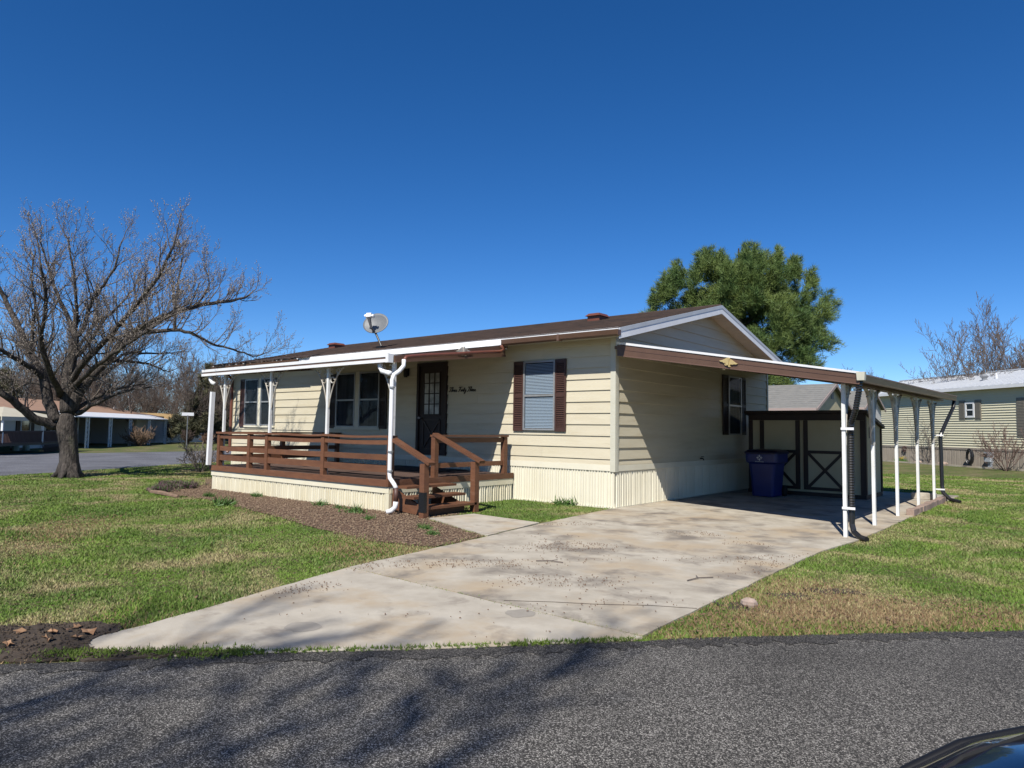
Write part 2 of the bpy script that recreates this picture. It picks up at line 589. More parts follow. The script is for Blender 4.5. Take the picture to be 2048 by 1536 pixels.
EDGE = [(-16, -31), (-7, -20.2), (-2.5, -14.9), (0.3, -11.75), (1.82, -10.02), (2.74, -8.93), (3.82, -7.74), (4.98, -6.37), (6.47, -4.8),
        (9, -1.9), (16, 6), (34, 27)]
STREET = ragged(EDGE, 0.15, 0.02, closed=False) + [(34, 27), (41, 20.5), (-9, -37.5)]
tag(sheet('street', STREET, 0.004, ASPH), 'grey speckled asphalt street in the foreground', 'street', kind='structure')
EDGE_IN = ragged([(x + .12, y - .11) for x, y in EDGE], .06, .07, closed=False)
tag(sheet('street_edge', STREET[:-3] + EDGE_IN[::-1], 0.008, asphalt_mat('dark_edge_asphalt', (0.017, 0.0155, 0.014), (0.23, 0.215, 0.195), 185)), 'darker ragged asphalt strip along the lawn side of the street', 'street edge', kind='structure')  # darker asphalt colour in a ragged strip following the street edge
FARROAD = [(-12.5, -16), (-14.2, -10), (-16.0, -5.54), (-17.9, -1.6), (-19.3, 1.05), (-24, 9), (-34, 26), (-48, 40), (-54, 34), (-40, 22), (-33.4, 12),
           (-31.7, 6.9), (-31.5, 2.5), (-32.0, -1.5), (-33, -16)]
tag(sheet('far_road', ragged(FARROAD, 0.4, 0.03), 0.004, ASPH2), 'smooth grey asphalt road behind the bare tree', 'road', kind='structure')

SLAB_A = [(0.96, -6.80), (4.42, -6.90), (4.35, -4.6), (4.30, -2.2), (4.41, -0.9), (4.42, 8.6), (0.02, 8.6), (0.02, -0.28), (0.31, -2.64), (0.60, -4.25)]
SLAB_B = [(1.66, -9.46), (1.9, -9.62), (2.28, -9.42), (2.74, -8.93), (3.82, -7.74), (4.40, -7.02), (4.43, -6.925), (0.965, -6.825), (1.3, -8.0), (1.62, -9.1)]
WALK = [(-1.32, -3.5), (-1.22, -2.55), (0.27, -2.66), (0.56, -4.2)]
drv = MB().add([(0, -9.3, 0.002), (4.3, -7.1, 0.002), (4.3, 8.5, 0.002), (0.05, 8.5, 0.002), (0.05, -0.4, 0.002), (1.0, -6.5, 0.002), (1.7, -9.2, 0.002)],
               [(6, 1, 2, 3, 4, 5)]).build('driveway', SOIL)
tag(drv, 'stained concrete driveway running under the carport', 'driveway', kind='structure')
sheet('concrete_slab', ragged(SLAB_A, 0.2, 0.012), 0.016, CONC, drv, 0.05)
sheet('concrete_slab', ragged(SLAB_B, 0.2, 0.012), 0.014, CONC_B, drv, 0.05)
# the crack and the two round damp stains that have their own shape
cr = MB()
pts = [Vector((3.05, -6.8, 0.0175)), Vector((3.4, -6.55, 0.0175)), Vector((3.72, -6.36, 0.0175)), Vector((4.05, -6.1, 0.0175)), Vector((4.38, -5.93, 0.0175))]
for a, b in zip(pts, pts[1:]):
    cr.bar(a, b, 0.012, 0.001)
cr.build('crack', SOIL, drv)
for c, r, zz in (((2.49, -8.37), 0.14, 0.0155), ((3.41, -7.02), 0.13, 0.0155)):
    poly = [(c[0] + r * R.uniform(0.85, 1.1) * math.cos(t * math.pi / 9), c[1] + r * R.uniform(0.8, 1.05) * math.sin(t * math.pi / 9)) for t in range(18)]
    sheet('stain', poly, zz, STAIN, drv)
wk = sheet('front_walk', ragged(WALK, 0.2, 0.01), 0.020, CONC_B, None, 0.05)
tag(wk, 'short concrete walk from the porch steps to the driveway', 'walk', kind='structure')
BED = [(-9.7, -3.0), (-8.7, -4.7), (-6.4, -4.55), (-3.93, -4.93), (-1.53, -5.41), (-0.09, -5.53), (0.66, -5.3), (0.55, -4.25), (-1.3, -3.55), (-1.33, -2.7),
       (-2.3, -2.2), (-2.6, -3.0), (-8.3, -3.0), (-8.7, 0.0), (-12.0, -0.1), (-11.4, -2.1)]
bed = sheet('mulch_bed', ragged(BED, 0.14, 0.06), 0.008, MULCH)
tag(bed, 'brown mulch bed along the front of the porch', 'flower bed', kind='structure')
SOILP = [(0.6, -10.6), (0.9, -9.85), (1.15, -9.52), (1.30, -9.28), (1.5, -9.22), (1.66, -9.30), (1.72, -9.48), (1.92, -9.56), (2.26, -9.36), (2.72, -8.88), (2.5, -9.2), (2.2, -9.6), (1.76, -10.02), (1.2, -10.7)]
sp = sheet('soil_patch', ragged(SOILP, 0.08, 0.035), 0.0195, SOIL, None, 0.01)
tag(sp, 'dark wet soil patch at the corner of driveway and street', 'soil', kind='structure')

# ------------------------------------------------------------------ the mobile home
L0, W0 = -14.0, 8.05
EAVE_Z, RIDGE_Y, RIDGE_Z, OVER = 3.30, 4.02, 4.40, 0.50
home = thing('mobile_home', 'cream sided mobile home with brown shutters and a low brown shingle roof', 'mobile home', (-7, 4, 0))


def lap(b0, b1, t0, t1, nrm, lip=0.030, top=0.007):
    """one lap board: bottom ends b0,b1, top ends t0,t1, standing out along nrm"""
    n = Vector(nrm)
    b0, b1, t0, t1 = map(Vector, (b0, b1, t0, t1))
    return MB().hexa([b0, b1, b1 + n * lip, b0 + n * lip, t0, t1, t1 + n * top, t0 + n * top])


wall_f = MB().box(L0, 0, 0, 0.12, 0.10, 3.30).build('front_wall', SIDING, home)
wall_b = MB().box(L0, 0, W0 - 0.12, W0, 0.10, 3.30).build('back_wall', SIDING, home)
wall_g = MB().box(-0.12, -0.002, 0.12, W0 - 0.12, 0.10, 3.30).prism([(-0.002, 0.0, 3.302), (-0.002, W0, 3.302), (-0.002, RIDGE_Y, 4.26)], (-0.1, 0, 0)).build('gable_wall', SIDING, home)
wall_l = MB().box(L0, L0 + 0.12, 0.12, W0 - 0.12, 0.10, 3.30).prism([(L0, 0.0, 3.302), (L0, W0, 3.302), (L0, RIDGE_Y, 4.26)], (0.1, 0, 0)).build('left_wall', SIDING, home)
rows = [(0.815, 0.92)] + [(0.92 + 0.2195 * k, 0.92 + 0.2195 * (k + 1)) for k in range(11)]
rows = [(a, min(b, 3.26)) for a, b in rows if a < 3.2]
for i, (a, b) in enumerate(rows):
    cuts = [L0 + 0.05, -10.4 + 1.2 * (i % 3), -6.1 - 1.3 * ((i + 1) % 2), -2.9 + 0.9 * ((i * 2) % 3) - 0.6, -0.075]
    for x0, x1 in zip(cuts, cuts[1:]):
        lap((x0 + 0.001, 0, a), (x1 - 0.001, 0, a), (x0 + 0.001, 0, b), (x1 - 0.001, 0, b), (0, -1, 0)).build('siding_board', SIDING, wall_f)
    cuts = [0.075, 3.3 + 0.8 * (i % 2), W0 - 0.07]
    for y0, y1 in zip(cuts, cuts[1:]):
        lap((0, y0, a), (0, y1 - 0.002, a), (0, y0, b), (0, y1 - 0.002, b), (1, 0, 0)).build('siding_board', SIDING, wall_g)
    lap((L0, 0.05, a), (L0, W0 - 0.05, a), (L0, 0.05, b), (L0, W0 - 0.05, b), (-1, 0, 0)).build('siding_board', SIDING, wall_l)
    lap((L0 + 0.05, W0, a), (-0.05, W0, a), (L0 + 0.05, W0, b), (-0.05, W0, b), (0, 1, 0)).build('siding_board', SIDING, wall_b)
GSL = (RIDGE_Z - 0.12 - 3.28) / RIDGE_Y
z = 3.262
while z < 4.22:                                   # boards of the gable triangle
    z2 = min(z + 0.2195, 4.24)
    ya, yb = max(0.02, (z - 3.28) / GSL), max(0.02, (z2 - 3.28) / GSL)
    if 2 * RIDGE_Y - 2 * yb > 0.02:
        for xx, nn, wl in ((0, (1, 0, 0), wall_g), (L0, (-1, 0, 0), wall_l)):
            lap((xx, ya, z), (xx, 2 * RIDGE_Y - ya, z), (xx, yb, z2), (xx, 2 * RIDGE_Y - yb, z2), nn).build('siding_board', SIDING, wl)
    z = z2

# belly band, corner posts
MB().box(L0, 0.03, -0.034, -0.001, 0.70, 0.815).build('belly_band', SKIRT, home)
MB().box(0.001, 0.036, -0.03, W0, 0.70, 0.812).build('belly_band', SKIRT, home)
MB().box(-0.075, 0.038, -0.042, -0.002, 0.69, 3.25).box(0.001, 0.040, -0.001, 0.075, 0.69, 3.23).build('corner_post', TRIM, home)
MB().box(L0 - 0.03, L0 + 0.06, -0.042, -0.002, 0.69, 3.25).build('corner_post', TRIM, home)
MB().box(0.001, 0.040, W0 - 0.07, W0 + 0.02, 0.69, 3.23).build('corner_post', TRIM, home)


def panel_mesh(name, w, h, mt):
    """ribbed vinyl skirting panel, ribs standing out along -y"""
    prof, x = [(0, 0)], 0.0
    pat = [0.028, 0.024, 0.024, 0.055, 0.024]
    i = 0
    while x < w - 0.03:
        fl = pat[i % len(pat)]
        for dx, d in ((fl, 0), (0.008, 0.022), (0.018, 0.022), (0.008, 0)):
            x += dx
            if x > w:
                break
            prof.append((x, d))
        i += 1
    prof.append((w, 0))
    vs, fs = [], []
    for x, d in prof:
        vs += [(x, -0.004 - d, 0), (x, -0.004 - d, h)]
    for k in range(len(prof) - 1):
        fs.append((2 * k, 2 * k + 2, 2 * k + 3, 2 * k + 1))
    b = MB().add(vs, fs).box(0, w, 0.0, 0.01, 0, h)
    me = b.mesh(name)
    me.materials.append(mt)
    return me


pm = panel_mesh('skirting_panel', 0.40, 0.69, SKIRT)
for k in range(35):
    put('skirting_panel', pm, None, home, loc=(L0 + 0.4 * k, 0.0, 0.015))
for k in range(20):
    put('skirting_panel', pm, None, home, loc=(0.0, 0.02 + 0.4 * k, 0.015), rz=math.pi / 2)
MB().box(L0, 0.02, -0.026, 0.0, 0.0, 0.03).box(0.0, 0.026, -0.02, W0, 0.0, 0.032).build('base_rail', SKIRT, home)

# roof: stepped shingle courses
def slope(b, x0, x1, ya, za, yb, zb, n, thick=0.012):
    for k in range(n):
        f0, f1 = k / n, (k + 1) / n
        y0, z0, y1, z1 = ya + (yb - ya) * f0, za + (zb - za) * f0, ya + (yb - ya) * f1, za + (zb - za) * f1
        b.hexa([(x0, y0, z0), (x1, y0, z0), (x1, y1, z1), (x0, y1, z1),
                (x0, y0, z0 + thick), (x1, y0, z0 + thick), (x1, y1, z1 + 0.002), (x0, y1, z1 + 0.002)])


rf = MB()
slope(rf, L0 - 0.35, 0.40, -OVER - 0.05, EAVE_Z + 0.02, RIDGE_Y, RIDGE_Z, 30)
slope(rf, L0 - 0.35, 0.40, 2 * RIDGE_Y + OVER + 0.05, EAVE_Z + 0.02, RIDGE_Y, RIDGE_Z, 30)
rf.tube([(L0 - 0.35, RIDGE_Y, RIDGE_Z + 0.0), (0.40, RIDGE_Y, RIDGE_Z + 0.0)], 0.03, 6)
roof = rf.build('roof', SHINGLE, home)
# ragged old shingles lifting along the left eave
lf = MB()
for k in range(26):
    x = L0 - 0.3 + k * 0.2 + R.uniform(-0.05, 0.05)
    lf.hexa([(x, -0.62, EAVE_Z + R.uniform(-0.01, 0.03)), (x + 0.19, -0.62, EAVE_Z + R.uniform(-0.01, 0.03)), (x + 0.19, -0.2, EAVE_Z + 0.12), (x, -0.2, EAVE_Z + 0.12),
             (x, -0.62, EAVE_Z + 0.045), (x + 0.19, -0.62, EAVE_Z + 0.045), (x + 0.19, -0.2, EAVE_Z + 0.14), (x, -0.2, EAVE_Z + 0.14)])
lf.build('loose_shingles', SHINGLE, roof)
for x, y in ((-2.35, 3.05), (-12.9, 3.05)):
    zz = EAVE_Z + (RIDGE_Z - EAVE_Z) * (y + OVER) / (RIDGE_Y + OVER)
    MB().box(x - 0.17, x + 0.17, y - 0.2, y + 0.2, zz - 0.06, zz + 0.09).hexa(
        [(x - 0.21, y - 0.26, zz + 0.09), (x + 0.21, y - 0.26, zz + 0.09), (x + 0.21, y + 0.26, zz + 0.09), (x - 0.21, y + 0.26, zz + 0.09),
         (x - 0.15, y - 0.18, zz + 0.16), (x + 0.15, y - 0.18, zz + 0.16), (x + 0.15, y + 0.18, zz + 0.16), (x - 0.15, y + 0.18, zz + 0.16)]).build('roof_vent', COPPER, roof)


def rake(x, s):
    """white board pair along a gable edge; s=-1 front slope, +1 back slope"""
    ye = RIDGE_Y + s * (RIDGE_Y + OVER + 0.04)
    up = Vector((0, 0, 1))
    for (o0, o1, t, mtn, nm) in ((0.0, -0.075, 0.026, TRIM_W, 'drip_edge'), (-0.076, -0.20, 0.018, WHITE, 'rake_board')):
        b = MB()
        b.hexa([(x, ye, EAVE_Z + o1 + 0.02), (x + t, ye, EAVE_Z + o1 + 0.02), (x + t, RIDGE_Y, RIDGE_Z + o1), (x, RIDGE_Y, RIDGE_Z + o1),
                (x, ye, EAVE_Z + o0 + 0.02), (x + t, ye, EAVE_Z + o0 + 0.02), (x + t, RIDGE_Y, RIDGE_Z + o0), (x, RIDGE_Y, RIDGE_Z + o0)])
        b.build(nm, mtn, home)


TRIM_W = mat('grey_white_trim', (0.60, 0.63, 0.67), (0.54, 0.57, 0.60), 4, rough=0.45)
for s in (-1, 1):
    rake(0.402, s)
    rake(L0 - 0.385, s)
# soffits
for xa, xb in ((0.0, 0.40), (L0 - 0.35, L0)):
    for s in (-1, 1):
        ye = RIDGE_Y + s * (RIDGE_Y + OVER)
        n = 22
        for k in range(n):                       # each ribbed soffit strip
            f0, f1 = k / n, (k + 0.93) / n
            y0, y1 = ye + (RIDGE_Y - ye) * f0, ye + (RIDGE_Y - ye) * f1
            z0, z1 = EAVE_Z - 0.13 + (RIDGE_Z - EAVE_Z) * f0, EAVE_Z - 0.13 + (RIDGE_Z - EAVE_Z) * f1
            MB().hexa([(xa, y0, z0), (xb, y0, z0), (xb, y1, z1), (xa, y1, z1), (xa, y0, z0 + 0.02), (xb, y0, z0 + 0.02), (xb, y1, z1 + 0.02), (xa, y1, z1 + 0.02)]
                      ).build('soffit_strip', SKIRT, home)
MB().box(L0 - 0.3, 0.38, -OVER, -0.004, 3.225, 3.245).build('eave_soffit', TRIM, home)
MB().box(L0 - 0.3, 0.38, W0 + 0.004, W0 + OVER, 3.225, 3.245).build('eave_soffit', TRIM, home)
MB().box(L0 - 0.35, 0.395, -OVER - 0.045, -OVER - 0.002, 3.285, 3.335).build('eave_drip_edge', WHITE, home)
MB().box(-9.6, -2.34, -OVER - 0.06, -OVER - 0.003, 3.19, 3.283).build('eave_fascia', WHITE, home)


def gutter(x0, x1, z0=3.17, z1=3.285):
    b = MB()
    prof = [(-0.012, z0 + 0.01), (-0.06, z0), (-0.10, z0 + 0.03), (-0.115, z0 + 0.08), (-0.125, z1), (-0.118, z1), (-0.105, z0 + 0.08), (-0.09, z0 + 0.036), (-0.06, z0 + 0.01), (-0.02, z0 + 0.02)]
    b.prism([(x0, -OVER + p[0], p[1]) for p in prof], (x1 - x0, 0, 0))
    for x in (x0 + 0.003, x1 - 0.003):
        b.box(x - 0.003, x + 0.003, -OVER - 0.115, -OVER - 0.01, z0 + 0.01, z1 - 0.004)
    return b


for xa, xb in ((-2.335, 0.395), (L0 - 0.3, -9.615)):
    MB().box(xa, xb, -OVER - 0.011, -OVER - 0.0005, 3.172, 3.284).build('sun_stop_board', TRIM, home)  # board added behind the gutters to stop sunlight leaking onto the wall
gt = gutter(-2.33, 0.43).build('gutter', BROWN_METAL, home)
MB().box(-0.92, -0.87, -OVER - 0.13, -OVER - 0.01, 3.165, 3.29).build('gutter_joint', BROWN_METAL, gt)
gutter(L0 - 0.35, -9.62).build('gutter', BROWN_METAL, home)
MB().tube([(L0 + 0.02, -0.42, 3.2), (L0 + 0.02, -0.2, 3.02), (L0 + 0.02, -0.075, 2.9), (L0 + 0.02, -0.075, 0.75), (L0 + 0.02, -0.16, 0.62)], 0.045, 8).build('downspout', COPPER, home)


def shutter(parent, at, w, z0, z1, n, mtl, louvres=34):
    """louvred shutter: at = middle of its back face, n = outward normal"""
    n = Vector(n)
    t = n.cross(Vector((0, 0, 1))).normalized()
    b = MB()
    c = Vector(at)
    fw = 0.035
    def bx(u0, u1, d0, d1, a0, a1):
        P = [c + t * u + n * d + Vector((0, 0, a)) for a in (a0, a1) for (u, d) in ((u0, d0), (u1, d0), (u1, d1), (u0, d1))]
        b.hexa(P)
    bx(-w / 2, w / 2, 0, 0.012, z0, z1)
    bx(-w / 2, -w / 2 + fw, 0.012, 0.032, z0, z1)
    bx(w / 2 - fw, w / 2, 0.012, 0.032, z0, z1)
    zm = z0 + (z1 - z0) * 0.5
    for a0, a1 in ((z0, z0 + 0.075), (zm - 0.035, zm + 0.035), (z1 - 0.06, z1)):
        bx(-w / 2 + fw, w / 2 - fw, 0.012, 0.031, a0, a1)
    k = 0
    while k < louvres:
        za = z0 + 0.08 + (z1 - z0 - 0.15) * k / louvres
        if abs(za - zm) > 0.045:
            p = [c + t * u + n * d + Vector((0, 0, a)) for (u, d, a) in
                 ((-w / 2 + fw, 0.012, za + 0.018), (w / 2 - fw, 0.012, za + 0.018), (w / 2 - fw, 0.029, za), (-w / 2 + fw, 0.029, za))]
            q = [x + Vector((0, 0, 0.006)) for x in p]
            b.hexa(p + q)
        k += 1
    return b.build('shutter', mtl, parent)


def sash_window(parent, at, w, z0, z1, n, frame=ALU, back=DARK, blinds=False, mid=0.5, fw=0.035):
    """double hung window proud of the siding"""
    n = Vector(n)
    t = n.cross(Vector((0, 0, 1))).normalized()
    c = Vector(at)

    def bx(b, u0, u1, d0, d1, a0, a1):
        b.hexa([c + t * u + n * d + Vector((0, 0, a)) for a in (a0, a1) for (u, d) in ((u0, d0), (u1, d0), (u1, d1), (u0, d1))])
    b = MB()
    h = w / 2
    bx(b, -h, -h + fw, 0.0, 0.075, z0, z1)
    bx(b, h - fw, h, 0.0, 0.075, z0, z1)
    bx(b, -h + fw, h - fw, 0.0, 0.075, z0, z0 + fw)
    bx(b, -h + fw, h - fw, 0.0, 0.075, z1 - fw, z1)
    zm = z0 + (z1 - z0) * mid
    bx(b, -h + fw, h - fw, 0.03, 0.074, zm - 0.02, zm + 0.02)
    win = b.build('window', frame, parent)
    b = MB()
    bx(b, -h + fw, h - fw, 0.031, 0.035, z0 + fw, z1 - fw)
    b.build('window_back', back, win)
    b = MB()
    bx(b, -h + fw + 0.001, h - fw - 0.001, 0.058, 0.061, z0 + fw, zm - 0.021)
    b.build('pane', GLASS, win)
    b = MB()
    bx(b, -h + fw + 0.001, h - fw - 0.001, 0.066, 0.069, zm + 0.021, z1 - fw)
    b.build('pane', GLASS, win)
    if blinds:
        b = MB()
        k, nsl = 0, 44
        for k in range(nsl):
            za = z0 + fw + 0.01 + (z1 - z0 - 2 * fw - 0.02) * k / nsl
            p = [c + t * u + n * d + Vector((0, 0, a)) for (u, d, a) in
                 ((-h + 0.045, 0.050, za), (h - 0.045, 0.050, za), (h - 0.045, 0.040, za + 0.021), (-h + 0.045, 0.040, za + 0.021))]
            q = [x + n * 0.0015 + Vector((0, 0, 0.001)) for x in p]
            b.hexa(p + q)
        b.build('blind', BLIND, win)
    return win


NF, NG = (0, -1, 0), (1, 0, 0)
sash_window(home, (-1.765, -0.0, 0), 0.81, 1.45, 2.87, NF, blinds=True)
shutter(home, (-2.31, -0.032, 0), 0.26, 1.43, 2.88, NF, SHUT)
shutter(home, (-1.23, -0.032, 0), 0.26, 1.43, 2.88, NF, SHUT)
for cxx in (-8.17, -7.2):
    sash_window(home, (cxx, -0.0, 0), 0.80, 1.46, 2.88, NF, back=CURTAIN)
shutter(home, (-8.73, -0.032, 0), 0.28, 1.43, 2.88, NF, DKBROWN)
shutter(home, (-6.66, -0.032, 0), 0.26, 1.43, 2.88, NF, DKBROWN)
MB().box(-7.77, -7.60, -0.066, -0.001, 1.44, 2.9).box(-8.62, -6.78, -0.07, -0.001, 1.40, 1.455).build('window_mullion', TRIM, home)
for cxx in (-12.82, -11.93):
    sash_window(home, (cxx, -0.0, 0), 0.76, 1.48, 2.89, NF, back=DARK)
MB().box(-12.44, -12.31, -0.066, -0.001, 1.46, 2.9).box(-13.22, -11.54, -0.07, -0.001, 1.42, 1.475).build('window_mullion', SKIRT, home)
shutter(home, (-13.36, -0.032, 0), 0.28, 1.43, 2.9, NF, SHUT)
sash_window(home, (0.0, 5.65, 0), 0.80, 1.40, 2.86, NG, back=CURTAIN, blinds=False)
shutter(home, (0.032, 5.08, 0), 0.30, 1.40, 2.87, NG, DKBROWN)
shutter(home, (0.032, 6.22, 0), 0.30, 1.40, 2.87, NG, DKBROWN)

# front door
b = MB()
x0, x1, z0, z1 = -5.42, -4.43, 0.84, 3.0
b.box(x0, x0 + 0.07, -0.075, -0.001, z0, z1).box(x1 - 0.07, x1, -0.075, -0.001, z0, z1).box(x0 + 0.07, x1 - 0.07, -0.075, -0.001, z1 - 0.07, z1)
b.box(x0 + 0.07, x1 - 0.07, -0.036, -0.002, z0, z1 - 0.07)
door = b.build('front_door', DKBROWN, home)
lx0, lx1, lz0, lz1 = -5.19, -4.66, 1.78, 2.76
b = MB()
for k in range(4):
    xx = lx0 + (lx1 - lx0) * k / 3
    b.box(xx - 0.012, xx + 0.012, -0.056, -0.0365, lz0 - 0.02, lz1 + 0.02)
for k in range(5):
    zz = lz0 + (lz1 - lz0) * k / 4
    b.box(lx0 - 0.02, lx1 + 0.02, -0.0555, -0.0366, zz - 0.012, zz + 0.012)
b.build('door_muntins', DKBROWN, door)
for i in range(3):
    for j in range(4):
        xa, xb = lx0 + (lx1 - lx0) * i / 3 + 0.013, lx0 + (lx1 - lx0) * (i + 1) / 3 - 0.013
        za, zb = lz0 + (lz1 - lz0) * j / 4 + 0.013, lz0 + (lz1 - lz0) * (j + 1) / 4 - 0.013
        MB().box(xa, xb, -0.0415, -0.0368, za, zb).build('door_pane', mat('lace_curtain', (0.50, 0.50, 0.47), (0.24, 0.24, 0.23), 3.2, rough=0.3, spec=0.6, lo=0.42, hi=0.58), door)
b = MB()
for p, q in (((-5.2, 0.98), (-4.65, 1.66)), ((-5.2, 1.66), (-4.65, 0.98)), ((-5.2, 0.98), (-4.65, 0.98)), ((-5.2, 1.66), (-4.65, 1.66)), ((-5.2, 0.98), (-5.2, 1.66)), ((-4.65, 0.98), (-4.65, 1.66))):
    b.bar((p[0], -0.045, p[1]), (q[0], -0.045, q[1]), 0.022, 0.035, up=(0, -1, 0) if False else (0.3, 0, 1))
b.build('crossbuck', mat('brown_crossbuck', (0.05, 0.028, 0.02), rough=0.5), door)
MB().tube([(-5.28, -0.04, 1.7), (-5.28, -0.09, 1.7), (-5.28, -0.115, 1.7)], [0.02, 0.02, 0.035], 10).build('door_knob', ALU, door, smooth=True)
b = MB().box(-5.84, -5.74, -0.03, -0.03 + 0.002, 2.72, 2.9)
b.box(-5.83, -5.75, -0.12, -0.032, 2.85, 2.89).tube([(-5.79, -0.1, 2.68), (-5.79, -0.1, 2.72), (-5.79, -0.1, 2.84), (-5.79, -0.1, 2.88)], [0.04, 0.055, 0.06, 0.02], 8)
b.build('porch_lamp', BLACK, home)

# script house number written in strokes
GL = {
    'T': [[(0.0, .80), (.15, .95), (.45, .88), (.75, .98)], [(.45, .9), (.38, .5), (.25, .1), (.08, .02), (0.0, .15)]],
    'h': [[(0.05, 0), (.25, .95), (.33, 1.0), (.3, .8), (.12, .1), (.25, .42), (.38, .42), (.36, .1), (.5, .05)]],
    'r': [[(0, .05), (.12, .4), (.2, .48), (.3, .40), (.26, .1), (.4, .05)]],
    'e': [[(0, .1), (.22, .3), (.24, .44), (.12, .42), (.08, .15), (.2, .02), (.38, .12)]],
    'F': [[(0.0, .80), (.15, .95), (.45, .88), (.8, .98)], [(.45, .9), (.38, .5), (.25, .1), (.08, .02)], [(.15, .5), (.55, .52)]],
    'o': [[(.25, .42), (.08, .3), (.1, .06), (.28, .08), (.3, .35), (.22, .42), (.42, .36)]],
    't': [[(0, .05), (.25, .85)], [(.06, .55), (.36, .58)], [(.1, .3), (.12, .04), (.32, .08)]],
    'y': [[(0, .42), (.06, .12), (.2, .1), (.34, .42)], [(.34, .42), (.2, -.3), (.05, -.42), (0, -.25), (.4, .1)]],
}
b = MB()
xx, s = -4.38, 0.102
for word in ('Three', 'Forty', 'Three'):
    for ch in word:
        adv = {'T': .62, 'F': .62, 'h': .48, 'y': .42}.get(ch, .38)
        for st in GL[ch]:
            b.tube([(xx + (px + 0.3 * py) * s * 1.15, -0.036, 2.29 + py * s * 1.1) for px, py in st], 0.0075, 5)
        xx += adv * s * 1.12
    xx += 0.34 * s
b.build('house_number', BLACK, home, label='black script lettering Three Forty Three beside the door')
MB().tube([(0.03, 3.67, 0.86), (0.10, 3.67, 0.86), (0.12, 3.67, 0.82)], 0.014, 6).tube([(0.09, 3.60, 0.90), (0.09, 3.74, 0.90)], 0.01, 5).build('water_tap', BLACK, home)

# ------------------------------------------------------------------ porch deck
PX0, PX1, PY, DZ = -8.60, -2.45, -3.40, 0.55
porch = thing('porch_deck', 'red brown timber porch deck with slatted railing and cream skirting', 'porch', (-5.5, -1.7, 0))
nb = 23
for k in range(nb):
    y0 = PY + 0.03 + k * 0.145
    if y0 + 0.138 > -0.05:
        break
    MB().box(PX0 + 0.02, PX1 - 0.03, y0, y0 + 0.138, DZ - 0.035, DZ + R.uniform(-0.002, 0.002)).build('deck_board', DECK, porch)
MB().box(PX0, PX1, PY - 0.04, PY, 0.44, DZ + 0.003).build('rim_board', WOOD, porch)
MB().box(PX1 - 0.0, PX1 + 0.04, PY - 0.038, -0.05, 0.445, DZ + 0.006).build('rim_board', WOOD, porch)
MB().box(PX0 - 0.04, PX0, PY - 0.038, -0.05, 0.445, DZ + 0.002).build('rim_board', WOOD, porch)
ph = panel_mesh('skirting_panel', 0.41, 0.40, PSKIRT)
for k in range(15):
    put('skirting_panel', ph, None, porch, loc=(PX0 + 0.41 * k, PY + 0.03, 0.0))
for k in range(8):
    put('skirting_panel', ph, None, porch, loc=(PX1 - 0.0, PY + 0.05 + 0.41 * k, 0.0), rz=math.pi / 2)
    put('skirting_panel', ph, None, porch, loc=(PX0 + 0.0, PY + 0.46 + 0.41 * k, 0.0), rz=-math.pi / 2)
MB().box(PX0, PX1 + 0.02, PY - 0.008, PY + 0.022, 0.325, 0.437).build('skirting_band', PSKIRT, porch)
MB().box(PX1 + 0.003, PX1 + 0.03, PY + 0.023, -0.06, 0.325, 0.44).build('skirting_band', PSKIRT, porch)
MB().box(PX1 - 0.07, PX1 + 0.024, PY - 0.004, PY + 0.06, 0.0, 0.324).build('skirting_corner', PSKIRT, porch)

RAILS = ((1.165, 1.245), (0.885, 0.985), (0.68, 0.80))
for x in (-8.36, -7.07, -6.37, -4.40, -2.47):
    MB().box(x - 0.05, x + 0.05, PY + 0.005, PY + 0.095, DZ - 0.05, 1.278).build('rail_post', WOOD, porch)
spans = ((-8.41, -7.02), (-7.12, -6.32), (-6.42, -4.35), (-4.45, -2.42))
for x0, x1 in spans:
    for za, zb in RAILS:
        d = R.uniform(-0.008, 0.008)
        b = MB()
        xa, xb = x0 + 0.10, x1 - 0.10
        n = 6
        for k in range(n):
            f0, f1 = k / n, (k + 1) / n
            s0, s1 = -0.011 * math.sin(math.pi * f0), -0.011 * math.sin(math.pi * f1)
            sg = 1 if (x1 - x0) > 1.5 and za > 1 else 0.2
            b.hexa([(xa + (xb - xa) * f, y, zz + d + sg * s) for zz in (za, zb) for (f, s, y) in ((f0, s0, PY + 0.02), (f1, s1, PY + 0.02), (f1, s1, PY + 0.06), (f0, s0, PY + 0.06))])
        b.build('rail', WOOD, porch)
for x0, x1 in ((-8.43, -6.37), (-6.365, -4.40), (-4.395, -2.38)):
    b = MB()
    n = 8
    for k in range(n):
        f0, f1 = k / n, (k + 1) / n
        s0, s1 = [0.006 * math.sin(2 * math.pi * f + x0) - 0.006 * math.sin(math.pi * f) for f in (f0, f1)]
        b.hexa([(x0 + (x1 - x0) * f, y, zz + s) for zz in (1.279, 1.318) for (f, s, y) in ((f0, s0, PY - 0.02), (f1, s1, PY - 0.02), (f1, s1, PY + 0.12), (f0, s0, PY + 0.12))])
    b.build('rail_cap', WOOD, porch)
# left end railing back to the wall
for y in (-1.75, -0.14):
    MB().box(-8.41, -8.31, y - 0.045, y + 0.045, DZ - 0.05, 1.278).build('rail_post', WOOD, porch)
for za, zb in RAILS:
    MB().box(-8.38, -8.34, PY + 0.10, -0.19, za, zb).build('rail', WOOD, porch)
MB().box(-8.43, -8.29, PY + 0.125, -0.06, 1.28, 1.318).build('rail_cap', WOOD, porch)
